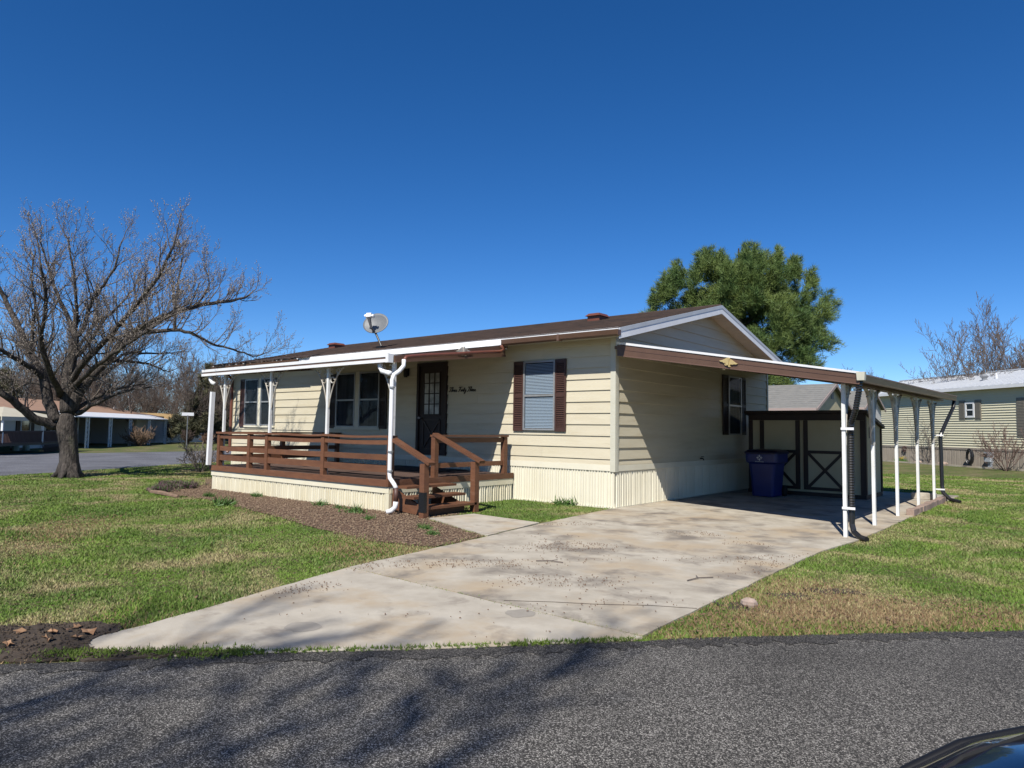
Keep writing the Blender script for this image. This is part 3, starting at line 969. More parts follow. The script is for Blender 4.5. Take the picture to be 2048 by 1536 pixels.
# right end railing beside the steps
for y in (-2.26, -0.27):
    MB().box(PX1 - 0.10, PX1 + 0.001, y - 0.05, y + 0.05, DZ - 0.05, 1.30).build('rail_post', WOOD, porch)
for za, zb in ((1.19, 1.29), (0.72, 0.81)):
    MB().box(PX1 - 0.07, PX1 - 0.03, -2.208, -0.322, za, zb).build('rail', WOOD, porch)
MB().box(PX1 - 0.12, PX1 + 0.02, -2.32, -0.2, 1.301, 1.338).build('rail_cap', WOOD, porch)
# steps towards the driveway
for xa, xb, zt, y0, y1 in ((-2.36, -2.06, 0.46, -3.32, -2.12), (-2.05, -1.75, 0.315, -3.44, -2.20), (-1.74, -1.42, 0.175, -3.50, -2.26)):
    MB().box(xa, xb, y0, y1, zt - 0.04, zt).build('tread', WOOD, porch)
MB().box(-1.62, -1.585, -3.3, -2.4, 0.02, 0.125).build('riser', WOOD, porch)
for y in (-3.34, -2.40):
    MB().prism([(-2.42, y, 0.06), (-1.62, y, 0.0), (-1.62, y, 0.13), (-2.40, y, 0.42)], (0, 0.04, 0)).build('stringer', WOOD, porch)
n1 = MB().box(-1.50, -1.39, -3.56, -3.45, 0.0, 0.88).build('newel_post', WOOD, porch)
MB().box(-1.505, -1.385, -3.566, -3.50, 0.10, 0.42).build('post_bracket', BLACK, n1)
MB().box(-1.53, -1.42, -2.32, -2.21, 0.0, 0.88).build('newel_post', WOOD, porch)
MB().bar((-2.46, -3.38, 1.30), (-1.28, -3.50, 0.88), 0.14, 0.05).build('handrail', WOOD, porch)
MB().bar((-2.50, -2.26, 1.35), (-1.30, -2.27, 0.88), 0.14, 0.05).build('handrail', WOOD, porch)
dm = MB().box(-5.9, -3.6, -1.25, -0.15, DZ + 0.004, DZ + 0.016).build('door_mat', mat('dark_mat', (0.015, 0.014, 0.016), (0.025, 0.02, 0.02), 8, rough=0.95))
tag(dm, 'dark mat lying on the porch deck at the front door', 'mat')

# ------------------------------------------------------------------ porch awning
aw = thing('porch_awning', 'white edged porch awning on slim white posts with scroll brackets', 'awning', (-5.8, -3.3, DZ))
AX0, AX1 = -9.10, -2.46
b = MB()
k = 0
x = AX0
while x < AX1 - 0.01:                                       # each roof pan
    xe = min(x + 0.305, AX1)
    p = [(x, -0.25, 3.137), (xe, -0.25, 3.137), (xe, PY + 0.02, 2.70), (x, PY + 0.02, 2.70)]
    MB().hexa(p + [(a, bb, c + 0.02) for a, bb, c in p]).hexa([(x, -0.52, 3.05), (x + 0.012, -0.52, 3.05), (x + 0.012, PY + 0.02, 2.65), (x, PY + 0.02, 2.65),
                                                              (x, -0.52, 3.0995), (x + 0.012, -0.52, 3.0995), (x + 0.012, PY + 0.02, 2.6995), (x, PY + 0.02, 2.6995)]).build('roof_pan', WHITE, aw)
    x += 0.305
MB().box(AX0, AX1, -0.262, -0.25, 3.12, 3.2245).build('awning_sun_stop', BROWN_METAL, aw)  # hidden strip added to block sun leaking over the awning onto the wall
yf = PY - 0.02
MB().box(AX0 - 0.02, AX1 + 0.0, yf - 0.05, yf, 2.69, 2.75).build('front_fascia', WHITE, aw)
MB().box(AX0 - 0.02, AX1 + 0.0, yf - 0.038, yf, 2.655, 2.688).build('fascia_groove', BROWN_METAL, aw)
MB().box(AX0 - 0.02, AX1 + 0.0, yf - 0.055, yf, 2.598, 2.654).build('front_fascia', WHITE, aw)
MB().box(AX1 - 0.05, AX1 + 0.012, yf - 0.066, yf - 0.056, 2.59, 2.76).box(AX1 + 0.013, AX1 + 0.02, yf - 0.06, yf + 0.05, 2.59, 2.745).build('fascia_cap', WHITE, aw)
# side fascia, brown, tapering to the front
b = MB()
xs = AX1 + 0.002
b.hexa([(xs, -0.36, 2.97), (xs + 0.03, -0.36, 2.97), (xs + 0.03, PY + 0.055, 2.60), (xs, PY + 0.055, 2.60),
        (xs, -0.36, 3.20), (xs + 0.03, -0.36, 3.20), (xs + 0.03, PY + 0.055, 2.72), (xs, PY + 0.055, 2.72)])
b.hexa([(xs + 0.0305, -0.36, 2.965), (xs + 0.045, -0.36, 2.965), (xs + 0.045, PY + 0.056, 2.595), (xs + 0.0305, PY + 0.056, 2.595),
        (xs + 0.0305, -0.36, 3.0), (xs + 0.045, -0.36, 3.0), (xs + 0.045, PY + 0.056, 2.625), (xs + 0.0305, PY + 0.056, 2.625)])
b.build('side_fascia', BROWN_METAL, aw)
b = MB()
b.hexa([(AX0, -0.45, 2.97), (AX0 + 0.03, -0.45, 2.97), (AX0 + 0.03, yf, 2.60), (AX0, yf, 2.60), (AX0, -0.45, 3.15), (AX0 + 0.03, -0.45, 3.15), (AX0 + 0.03, yf, 2.74), (AX0, yf, 2.74)])
b.build('side_fascia', BROWN_METAL, aw)
# posts with scroll brackets
POSTX = (-8.37, -6.45, -4.44, -2.52)
for i, x in enumerate(POSTX):
    yp = PY + 0.13
    MB().box(x - 0.028, x + 0.028, yp - 0.025, yp + 0.025, DZ + 0.003, 2.61).build('post', WHITEP, aw)
    for s in (-1, 1):
        if (i == 3 and s == 1):
            continue
        bb = MB()
        pts = [(x + s * (0.035 + 0.56 * f ** 1.45), yp, 1.83 + 0.78 * math.sin(f * math.pi / 2) ** 0.95) for f in [k / 9 for k in range(10)]]
        bb.tube(pts, 0.015, 5)
        bb.tube(arc((x + s * 0.13, yp, 2.36), 0.055, 0, 5.4, 12, (s, 0, 0), (0, 0, 1)), 0.013, 5)
        bb.tube(arc((x + s * 0.30, yp, 2.53), 0.045, 0, 5.4, 12, (s, 0, 0), (0, 0, 1)), 0.013, 5)
        bb.tube(arc((x + s * 0.10, yp, 2.52), 0.05, 1, 5.6, 12, (s, 0, 0), (0, 0, 1)), 0.013, 5)
        bb.build('scroll_bracket', IRON, aw)
# downspouts
MB().tube([(-2.34, -0.60, 3.17), (-2.34, -0.52, 3.10), (-2.345, -0.62, 3.045), (-2.345, -1.24, 2.97), (-2.345, -1.95, 2.87), (-2.345, -2.61, 2.79), (-2.34, -3.02, 2.73), (-2.32, -3.18, 2.70), (-2.31, -3.24, 2.63)],
         0.034, 8).build('downspout_pipe', COPPER, aw, smooth=True)
MB().tube([(-2.31, -3.24, 2.65), (-2.30, -3.25, 2.54), (-2.31, -3.34, 2.44), (-2.33, -3.44, 2.37), (-2.34, -3.47, 2.28), (-2.34, -3.475, 0.68), (-2.32, -3.48, 0.60), (-2.18, -3.50, 0.50), (-2.12, -3.51, 0.44)],
         0.038, 8).build('downspout_pipe', WHITE, aw, smooth=True)
MB().tube([(-2.12, -3.51, 0.445), (-2.12, -3.51, 0.20)], 0.041, 8).build('downspout_pipe', mat('brown_spout', (0.12, 0.06, 0.045), rough=0.5), aw, smooth=True)
MB().tube([(-2.12, -3.51, 0.22), (-2.125, -3.515, 0.13), (-2.17, -3.55, 0.07), (-2.24, -3.60, 0.04)], 0.045, 8).build('downspout_pipe', WHITE, aw, smooth=True)
for zz in (2.15, 1.05, 0.72):
    MB().tube([(-2.33, -3.475, zz - 0.014), (-2.33, -3.475, zz + 0.014)], 0.050, 8).build('pipe_strap', ALU, aw)
MB().tube([(-2.80, -3.36, 2.60), (-2.80, -3.36, 2.53), (-2.72, -3.37, 2.45), (-2.56, -3.40, 2.42), (-2.43, -3.44, 2.40)], 0.045, 8).build('downspout_pipe', WHITE, aw, smooth=True)
MB().tube([(-8.86, -3.38, 2.60), (-8.86, -3.38, 2.52), (-8.78, -3.37, 2.44), (-8.70, -3.36, 2.42)], 0.045, 8).build('downspout_pipe', WHITE, aw, smooth=True)
MB().bar((-8.56, -3.50, 0.56), (-8.50, -3.50, 2.22), 0.085, 0.085, up=(0, 1, 0)).build('downspout_pipe', WHITE, aw, label='loose white downspout length standing at the porch corner')


def eagle(parent, c, t, n, w, mt, tilt=0.0):
    """spread eagle ornament: c centre, t sideways, n outward"""
    c, t, n = Vector(c), Vector(t).normalized(), Vector(n).normalized()
    up = n.cross(t).normalized()
    if up.z < 0:
        up = -up
    b = MB()

    def shape(pts, d):
        P = [c + t * (x * w) + up * (y * w) for x, y in pts]
        b.prism(P, n * d)
    shape([(-.03, .17), (-.10, .20), (-.22, .13), (-.36, .06), (-.5, .03), (-.42, -.02), (-.30, -.02), (-.26, -.06), (-.16, -.05), (-.12, -.12), (-.05, -.10)], 0.025)
    shape([(.03, .12), (.10, .14), (.22, .08), (.36, .01), (.5, -.03), (.42, -.07), (.30, -.07), (.24, -.10), (.15, -.09), (.10, -.13), (.03, -.10)], 0.025)
    shape([(-.05, .16), (0, .22), (.06, .16), (.05, -.12), (.0, -.16), (-.05, -.12)], 0.045)
    shape([(-.22, -.09), (-.04, -.10), (-.05, -.17), (-.16, -.17)], 0.02)
    shape([(.02, -.12), (.10, -.14), (.13, -.22), (.05, -.22)], 0.03)
    return b.build('eagle_ornament', mt, parent)


eagle(aw, (AX1 + 0.036, -1.63, 2.955), (0, 1, 0.14), (1, 0, 0), 0.44, IRON)

# ------------------------------------------------------------------ carport
cp = thing('carport', 'brown fascia carport roof on five slim white posts beside the house', 'carport', (2.2, 3.3, 0))
FW, FE = Vector((0.17, -0.17, 2.86)), Vector((4.50, -1.03, 2.14))      # fascia bottom, wall end to outer end
def front(f, dz, dn=0.0):
    p = FW.lerp(FE, f)
    nn = Vector((-(FE - FW).y, (FE - FW).x, 0)).normalized() * -1
    h = 0.20 + (0.135 - 0.20) * f
    return p + Vector((0, 0, h * dz)) + nn * dn


def strip(a, bb, d0, d1, mt, name):
    MB().hexa([front(0, a, d0), front(1, a, d0), front(1, a, d1), front(0, a, d1), front(0, bb, d0), front(1, bb, d0), front(1, bb, d1), front(0, bb, d1)]).build(name, mt, cp)


strip(0.0, 0.56, 0.0, 0.03, BROWN_METAL, 'fascia')
strip(-0.04, 0.06, 0.0305, 0.04, BROWN_LINE, 'fascia_lip')
strip(0.565, 0.60, 0.0, 0.036, BROWN_LINE, 'fascia_crease')
strip(0.605, 1.0, 0.0, 0.03, BROWN_METAL, 'fascia')
strip(1.06, 1.28, -0.02, 0.045, WHITE, 'roof_edge')
n = 24
for k in range(n):                                          # roof pans running from the house to the outer edge
    f0, f1 = k / n, (k + 1) / n
    def P(u, f, dz):
        y0 = (FW.y + 0.02) * (1 - u) + (FE.y + 0.02) * u
        y1 = 7.85 * (1 - u) + 7.65 * u
        zf = (3.06 * (1 - u) + 2.28 * u)
        zb = (3.14 * (1 - u) + 2.37 * u)
        xx = 0.06 * (1 - u) + 4.47 * u
        if f == 0 and u == 0:
            xx = 0.2
        return Vector((xx, y0 + (y1 - y0) * f, zf + (zb - zf) * f - 0.01 + dz))
    b = MB()
    b.hexa([P(0, f0, 0), P(1, f0, 0), P(1, f1, 0), P(0, f1, 0), P(0, f0, .02), P(1, f0, .02), P(1, f1, .02), P(0, f1, .02)])
    fm = f0 + (f1 - f0) * 0.08
    b.hexa([P(0, f0, -.06), P(1, f0, -.06), P(1, fm, -.06), P(0, fm, -.06), P(0, f0, -.001), P(1, f0, -.001), P(1, fm, -.001), P(0, fm, -.001)])
    b.build('roof_pan', BROWN_METAL, cp)
xe = 4.475
b = MB()
b.hexa([(xe, -0.99, 2.17), (xe + 0.05, -0.99, 2.17), (xe + 0.05, 7.66, 2.265), (xe, 7.66, 2.265), (xe, -0.99, 2.275), (xe + 0.07, -0.99, 2.275), (xe + 0.07, 7.66, 2.375), (xe, 7.66, 2.375)])
b.build('side_gutter', BROWN_METAL, cp)
MB().hexa([(xe + 0.0705, -0.98, 2.262), (xe + 0.078, -0.98, 2.262), (xe + 0.078, 7.65, 2.36), (xe + 0.0705, 7.65, 2.36), (xe + 0.0705, -0.98, 2.28), (xe + 0.078, -0.98, 2.28), (xe + 0.078, 7.65, 2.38), (xe + 0.0705, 7.65, 2.38)]).build('gutter_lip', BROWN_LINE, cp)
MB().hexa([(4.47, -1.09, 2.19), (4.56, -1.075, 2.19), (4.56, -0.992, 2.19), (4.47, -0.995, 2.19), (4.465, -1.10, 2.305), (4.57, -1.085, 2.305), (4.57, -0.992, 2.305), (4.465, -0.995, 2.305)]).build('corner_cap', TRIM, cp)
MB().hexa([(4.14, -0.95, 2.165), (4.28, -0.95, 2.165), (4.28, 7.62, 2.255), (4.14, 7.62, 2.255), (4.14, -0.95, 2.262), (4.28, -0.95, 2.25), (4.28, 7.62, 2.345), (4.14, 7.62, 2.355)]).build('edge_beam', BROWN_METAL, cp)
PYS = (-0.75, 0.95, 2.70, 4.66, 6.50)
for i, y in enumerate(PYS):
    MB().box(4.187, 4.235, y - 0.029, y + 0.029, 0.017 if i < 3 else 0.02, 2.163 + 0.0105 * (y + 0.95)).build('post', WHITEP, cp)
    for s in (-1, 1):
        if i == 0 and s == -1:
            continue
        b = MB()
        pts = [(4.21, y + s * (0.035 + 0.46 * f ** 1.8), 1.30 + 0.88 * math.sin(f * math.pi / 2) ** 0.9) for f in [k / 8 for k in range(9)]]
        b.tube(pts, 0.030, 5)
        b.tube(arc((4.21, y + s * 0.12, 2.06), 0.06, 0, 5.4, 12, (0, s, 0), (0, 0, 1)), 0.018, 5)
        b.tube(arc((4.21, y + s * 0.33, 2.09), 0.05, 0, 5.4, 12, (0, s, 0), (0, 0, 1)), 0.012, 5)
        b.tube([(4.21, y + s * 0.20, 2.16), (4.21, y + s * 0.17, 1.86)], 0.024, 5)
        b.build('scroll_bracket', IRON, cp)


def spout(pts, r, ribs, name, mt):
    P = [Vector(p) for p in pts]
    fine, rr = [], []
    for a, b2 in zip(P, P[1:]):
        k = max(2, int((b2 - a).length / 0.018)) if ribs else 4
        for j in range(k):
            fine.append(a.lerp(b2, j / k))
            rr.append(r * (1.0 if (len(fine) % 2) else 0.80) if ribs else r)
    fine.append(P[-1]); rr.append(r)
    return MB().tube(fine, rr, 10).build(name, mt, cp)


s1 = spout([(4.49, -1.02, 2.2), (4.47, -0.98, 2.05), (4.40, -0.88, 1.80), (4.31, -0.74, 1.62), (4.29, -0.70, 1.50), (4.285, -0.70, 0.95), (4.29, -0.72, 0.40)], 0.043, True, 'corrugated_spout', CORR)
spout([(4.29, -0.72, 0.42), (4.29, -0.73, 0.20), (4.32, -0.76, 0.10), (4.42, -0.84, 0.04), (4.52, -0.92, 0.03)], 0.038, False, 'spout_end', CORR)
for zz in (1.53, 0.42):
    MB().box(4.18, 4.35, -0.80, -0.785, zz - 0.015, zz + 0.02).build('spout_strap', WHITE, cp)
spout([(4.49, 7.6, 2.25), (4.48, 7.5, 2.1), (4.40, 7.0, 1.75), (4.34, 6.72, 1.5), (4.33, 6.68, 1.42), (4.34, 6.66, 0.35), (4.36, 6.64, 0.2), (4.5, 6.55, 0.07), (4.7, 6.45, 0.03)], 0.04, False, 'corrugated_spout', CORR)
for zz in (1.46, 0.27):
    MB().box(4.2, 4.40, 6.60, 6.615, zz - 0.012, zz + 0.018).build('spout_strap', WHITE, cp)
cdir = (FE - FW).normalized()
ec = front(0.54, 0.62, 0.031)
eagle(cp, ec, cdir, front(0, 0, 1) - front(0, 0, 0), 0.34, GOLD)

# ------------------------------------------------------------------ shed, bin, edging under and beside the carport
sh = thing('garden_shed', 'cream garden shed with dark brown trim and crossed door braces', 'shed', (1.7, 6.4, 0.016))
SX0, SX1, SY0, SY1, SH = 0.42, 3.03, 5.62, 7.15, 1.96
MB().prism([(SX0, SY0, 0.11), (SX0, SY1, 0.11), (SX0, SY1, 1.62), (SX0, SY0, SH - 0.02)], (SX1 - SX0, 0, 0)).build('wall', SHEDWALL, sh)
MB().box(SX0 - 0.02, SX1 + 0.02, SY0 - 0.02, SY1, 0.017, 0.108).build('base', DKBROWN, sh)
MB().hexa([(SX0 - 0.08, SY0 - 0.10, SH - 0.03), (SX1 + 0.08, SY0 - 0.10, SH - 0.03), (SX1 + 0.08, SY1 + 0.08, 1.60), (SX0 - 0.08, SY1 + 0.08, 1.60),
           (SX0 - 0.08, SY0 - 0.10, SH + 0.04), (SX1 + 0.08, SY0 - 0.10, SH + 0.04), (SX1 + 0.08, SY1 + 0.08, 1.67), (SX0 - 0.08, SY1 + 0.08, 1.67)]).build('roof', DKBROWN, sh)
MB().box(SX0, SX1, SY0 - 0.032, SY0 - 0.001, 1.77, SH - 0.035).build('header_board', DKBROWN, sh)
for x0, x1 in ((SX0, SX0 + 0.10), (SX1 - 0.09, SX1 + 0.001)):
    MB().box(x0, x1, SY0 - 0.030, SY0 - 0.0015, 0.11, 1.768).build('corner_board', DKBROWN, sh)
MB().box(SX1 + 0.001, SX1 + 0.03, SY0 - 0.02, SY0 + 0.07, 0.11, SH - 0.06).build('corner_board', DKBROWN, sh)
MB().box(SX1 + 0.001, SX1 + 0.03, SY1 - 0.07, SY1 + 0.01, 0.11, 1.6).build('corner_board', DKBROWN, sh)
MB().box(SX1 + 0.001, SX1 + 0.02, 6.0, 6.2, 1.38, 1.62).build('side_vent', mat('grey_vent', (0.25, 0.25, 0.24), rough=0.6), sh)
for x0, x1 in ((0.70, 1.64), (1.72, 2.66)):
    d = MB().box(x0, x1, SY0 - 0.022, SY0 - 0.002, 0.16, 1.766).build('door', SHEDWALL, sh)
    yy = SY0 - 0.026
    for xa in (x0, x1 - 0.10):
        MB().box(xa, xa + 0.10, yy - 0.012, yy + 0.003, 0.16, 1.766).build('stile', DKBROWN, d)
    for za in (1.00, 0.16):
        MB().box(x0 + 0.101, x1 - 0.101, yy - 0.011, yy + 0.003, za, za + 0.07).build('door_rail', DKBROWN, d)
    for p, q, e in (((x0 + 0.1, 0.22), (x1 - 0.1, 1.01), 0), ((x0 + 0.1, 1.01), (x1 - 0.1, 0.22), 0.004)):
        MB().bar((p[0], yy - 0.004 - e, p[1]), (q[0], yy - 0.004 - e, q[1]), 0.012, 0.065).build('brace', DKBROWN, d)

bn = thing('wheeled_bin', 'dark blue wheeled recycling bin with white emblem under the carport', 'bin', (1.15, 4.75, 0.017))
b = MB()
def ring(cx0, cy0, wx, wy, zz, r=0.07):
    out = []
    for sx, sy, a0 in ((1, 1, 0), (-1, 1, 1), (-1, -1, 2), (1, -1, 3)):
        for k in range(4):
            a = (a0 + k / 3) * math.pi / 2
            out.append((cx0 + sx * (wx - r) + r * math.cos(a), cy0 + sy * (wy - r) + r * math.sin(a), zz))
    return out


def loft(b, rings):
    n = len(rings[0])
    vs = [p for r_ in rings for p in r_]
    fs = [tuple(range(n - 1, -1, -1)), tuple((len(rings) - 1) * n + j for j in range(n))]
    for i in range(len(rings) - 1):
        for j in range(n):
            fs.append((i * n + j, i * n + (j + 1) % n, (i + 1) * n + (j + 1) % n, (i + 1) * n + j))
    b.add(vs, fs)
    return b


BX, BY = 1.15, 4.78
loft(b, [ring(BX, BY, .25, .30, .03), ring(BX, BY, .275, .335, .5), ring(BX, BY, .30, .36, .76), ring(BX, BY, .355, .40, .80), ring(BX, BY, .36, .41, .985)])
b.build('body', BLUE_BIN, bn, smooth=False, bevel=0.006)
b = MB()
loft(b, [ring(BX, BY, .38, .44, .988), ring(BX, BY, .385, .445, 1.02), ring(BX, BY + .02, .33, .38, 1.07), ring(BX, BY + .04, .2, .24, 1.09)])
b.build('lid', mat('dark_bin_lid', (0.008, 0.011, 0.05), rough=0.4), bn, bevel=0.004)
MB().tube([(BX - 0.30, BY + 0.46, .95), (BX + 0.30, BY + 0.46, .95)], 0.018, 8).build('handle', BLACK, bn)
for s in (-1, 1):
    w = MB().tube([(BX + s * .24, BY + 0.34, .13), (BX + s * .31, BY + 0.34, .13)], 0.125, 16).build('wheel', RUBBER, bn)
b = MB()
ey = BY - 0.4135
for a in range(4):
    ang = a * math.pi / 2 + math.pi / 2
    d, t = Vector((math.cos(ang), 0, math.sin(ang))), Vector((-math.sin(ang), 0, math.cos(ang)))
    c0 = Vector((BX - 0.02, ey, 0.90))
    b.prism([c0 + d * 0.012, c0 + d * 0.035 + t * 0.022, c0 + d * 0.072, c0 + d * 0.035 - t * 0.022], (0, -0.003, 0))
    b.prism([c0 + d * 0.05 + t * 0.03, c0 + d * 0.03 + t * 0.05, c0 + d * 0.038 + t * 0.032], (0, -0.003, 0))
for k in range(9):
    b.box(BX - 0.115 + k * 0.022, BX - 0.101 + k * 0.022, ey - 0.003, ey, 0.805, 0.819)
b.build('emblem', mat('white_print', (0.75, 0.75, 0.76), rough=0.6), bn, label='white diamond emblem on the bin front')

eb = thing('block_edging', 'low edging of pinkish concrete blocks beside the last carport posts', 'edging', (4.38, 4.9, 0))
y = 2.95
k = 0
while y < 6.55:
    ln = 0.30 + R.uniform(-0.01, 0.01)
    MB().box(4.305 + R.uniform(-.01, .01), 4.425 + R.uniform(-.01, .01), y, y + ln - 0.012, 0.0, 0.115 + R.uniform(-.012, .012)).build('block', BRICK, eb, bevel=0.008)
    y += ln
    k += 1
cb = MB().box(3.72, 4.20, 6.72, 6.92, 0.017, 0.16).build('concrete_block', CONC_B, bevel=0.01)
tag(cb, 'pale concrete block lying behind the last carport posts', 'block')

# ------------------------------------------------------------------ satellite dish on the roof
def roofz(y):
    return EAVE_Z + 0.02 + (RIDGE_Z - EAVE_Z - 0.02) * (y + OVER + 0.05) / (RIDGE_Y + OVER + 0.05)


DX, DY = -7.25, 0.35
dsh = thing('satellite_dish', 'grey oval satellite dish on a bent arm on the house roof', 'dish', (DX, DY, roofz(DY)))
zr = roofz(DY)
MB().box(DX - 0.10, DX + 0.10, DY - 0.1, DY + 0.1, zr - 0.02, zr + 0.04).build('foot', BLACK, dsh)
MB().tube([(DX, DY, zr + 0.02), (DX - 0.20, DY, zr + 0.32), (DX - 0.27, DY, zr + 0.42)], 0.028, 8).build('mast', BLACK, dsh)
dc = Vector((DX - 0.30, DY + 0.02, zr + 0.68))
nf = Vector((0.40, -0.85, 0.36)).normalized()
uu = nf.cross(Vector((0, 0, 1))).normalized()
vv = uu.cross(nf).normalized()
if vv.z < 0:
    vv = -vv
vs, fs = [], []
nr, ns = 6, 28
for side, off in ((0, 0.0), (1, -0.012)):
    for i in range(nr + 1):
        r = i / nr
        for j in range(ns):
            t = 2 * math.pi * j / ns
            vs.append(dc + uu * 0.36 * r * math.cos(t) + vv * 0.30 * r * math.sin(t) + nf * (0.07 * r * r - 0.07 + off))
    base = side * (nr + 1) * ns
    for i in range(nr):
        for j in range(ns):
            q = (base + i * ns + j, base + i * ns + (j + 1) % ns, base + (i + 1) * ns + (j + 1) % ns, base + (i + 1) * ns + j)
            fs.append(q if side == 0 else q[::-1])
for j in range(ns):
    a, bq = nr * ns + j, nr * ns + (j + 1) % ns
    fs.append((a, bq, bq + (nr + 1) * ns, a + (nr + 1) * ns))
MB().add(vs, fs).build('reflector', GREYM, dsh, smooth=True)
armp = [dc - vv * 0.36 - nf * 0.05, dc - vv * 0.25 + nf * 0.22, dc - uu * 0.05 - vv * 0.02 + nf * 0.50]
armp = [Vector((DX - 0.26, DY, zr + 0.40)), dc - vv * 0.22 + nf * 0.14 + uu * 0.02, dc - vv * 0.0 + nf * 0.30 + uu * 0.06]
MB().tube(armp, [0.028, 0.028, 0.05], 6).build('feed_arm', mat('dark_grey_plastic', (0.10, 0.10, 0.105), rough=0.5), dsh)
fc = armp[-1] + vv * 0.05
b = MB()
b.hexa([fc + uu * a + vv * c + nf * d for c in (-.05, .06) for (a, d) in ((-.065, -.05), (.065, -.05), (.065, .05), (-.065, .05))])
for s in (-1, 1):
    b.tube([fc + uu * s * 0.10 + vv * 0.0 + nf * 0.03, fc + uu * s * 0.10 - nf * 0.07], 0.033, 8)
b.build('feed_horn', WHITE, dsh)

# ------------------------------------------------------------------ neighbour house on the right
class Frame:
    def __init__(self, o, a, b):
        self.o, self.a, self.b = Vector(o), Vector((*a, 0)), Vector((*b, 0))

    def p(self, u, w, z):
        return self.o + self.a * u + self.b * w + Vector((0, 0, z))

    def box(self, mb, u0, u1, w0, w1, z0, z1):
        return mb.hexa([self.p(u, w, z) for z in (z0, z1) for (u, w) in ((u0, w0), (u1, w0), (u1, w1), (u0, w1))])


F = Frame((-2.38, 32.82, 0), (0.735, -0.678), (0.678, 0.735))
rh = thing('yellow_house', 'long pale yellow mobile home with white metal roof across the lawn', 'mobile home', F.p(5, 3, 0))
RU0, RU1, RD, RE, RRZ = -2.6, 18.0, 7.2, 3.72, 4.75
w_ = F.box(MB(), RU0, RU1, 0.0, RD, 0.1, RE).build('wall', RH_SIDE, rh)
k, zz = 0, 0.90
while zz < RE - 0.02:
    z2 = min(zz + 0.118, RE)
    b = MB().hexa([F.p(RU0, 0, zz), F.p(RU1, 0, zz), F.p(RU1, -0.045, zz), F.p(RU0, -0.045, zz), F.p(RU0, 0, z2), F.p(RU1, 0, z2), F.p(RU1, -0.004, z2), F.p(RU0, -0.004, z2)])
    b.build('siding_board', RH_SIDE, w_)
    zz = z2
F.box(MB(), RU0 - 0.02, RU1, -0.05, -0.001, 0.80, 0.90).build('band', RH_SKIRT, rh)
rp = panel_mesh('skirting_panel', 0.60, 0.80, RH_SKIRT)
ang = math.atan2(F.a.y, F.a.x)
for k in range(34):
    o = put('skirting_panel', rp, None, rh, loc=F.p(RU0 + 0.6 * k, -0.01, 0.0), rz=ang)
rb = MB()
for u in (RU0 - 0.3, ):
    pass
e0, e1, r0, r1 = F.p(RU0 - 0.3, -0.28, RE + 0.02), F.p(RU1, -0.28, RE + 0.02), F.p(RU0 - 0.3, RD / 2, RRZ), F.p(RU1, RD / 2, RRZ)
b0, b1 = F.p(RU0 - 0.3, RD + 0.28, RE + 0.02), F.p(RU1, RD + 0.28, RE + 0.02)
dz = Vector((0, 0, 0.05))
rb.hexa([e0, e1, r1, r0, e0 + dz, e1 + dz, r1 + dz, r0 + dz]).hexa([r0, r1, b1, b0, r0 + dz, r1 + dz, b1 + dz, b0 + dz])
rro = rb.build('roof', RH_ROOF, rh)
u = RU0 - 0.3
while u < RU1:                                             # standing seams
    p, q = F.p(u, -0.28, RE + 0.075), F.p(u, RD / 2, RRZ + 0.055)
    MB().bar(p, q, 0.03, 0.04).build('roof_seam', RH_ROOF, rro)
    u += 0.42
MB().bar(r0 + Vector((0, 0, .08)), r1 + Vector((0, 0, .08)), 0.24, 0.06).build('ridge_cap', RH_ROOF, rro)
F.box(MB(), RU0 - 0.3, RU1, -0.33, -0.285, RE - 0.09, RE + 0.06).build('eave_gutter', WHITE, rh)
F.box(MB(), RU0 - 0.3, RU1, -0.28, -0.001, RE - 0.02, RE - 0.001).build('soffit', WHITE, rh)
for u, w in ((6.5, 1.6), (8.9, 1.9)):
    zz = RE + (RRZ - RE) * (w + 0.28) / (RD / 2 + 0.28)
    MB().tube([F.p(u, w, zz - .05), F.p(u, w, zz + 0.32)], 0.05, 8).build('vent_pipe', WHITE, rro)
zz = RE + (RRZ - RE) * (1.3 + 0.28) / (RD / 2 + 0.28)
MB().tube([F.p(6.1, 1.3, zz), F.p(6.1, 1.3, zz + 0.15), F.p(6.1, 1.3, zz + 0.25), F.p(6.1, 1.3, zz + 0.36)], [0.10, 0.10, 0.2, 0.08], 10).build('turbine_vent', ALU, rro)
# small window with taupe shutters, and the tall shutter at the frame edge
wn_ = MB()
for (u0, u1, z0, z1) in ((6.42, 6.50, 2.34, 3.08), (6.90, 6.98, 2.34, 3.08), (6.50, 6.90, 3.0, 3.08), (6.50, 6.90, 2.34, 2.43), (6.50, 6.90, 2.68, 2.74)):
    F.box(wn_, u0, u1, -0.08, -0.005, z0, z1)
wn_ = wn_.build('window', WHITE, rh)
F.box(MB(), 6.50, 6.90, -0.05, -0.03, 2.43, 2.68).build('pane', CARGLASS, wn_)
F.box(MB(), 6.50, 6.90, -0.055, -0.031, 2.74, 3.0).build('pane', CARGLASS, wn_)
for u0, u1, z0, z1 in ((6.03, 6.40, 2.25, 3.18), (7.0, 7.37, 2.25, 3.18), (9.32, 9.78, 1.46, 3.18), (11.2, 11.66, 1.46, 3.18)):
    b = MB()
    F.box(b, u0, u1, -0.06, -0.005, z0, z1)
    n = 24
    for k in range(n):
        F.box(b, u0 + 0.05, u1 - 0.05, -0.075, -0.0605, z0 + 0.06 + (z1 - z0 - .12) * k / n, z0 + 0.06 + (z1 - z0 - .12) * (k + .6) / n)
    b.build('shutter', TAUPE, rh)
b = MB()
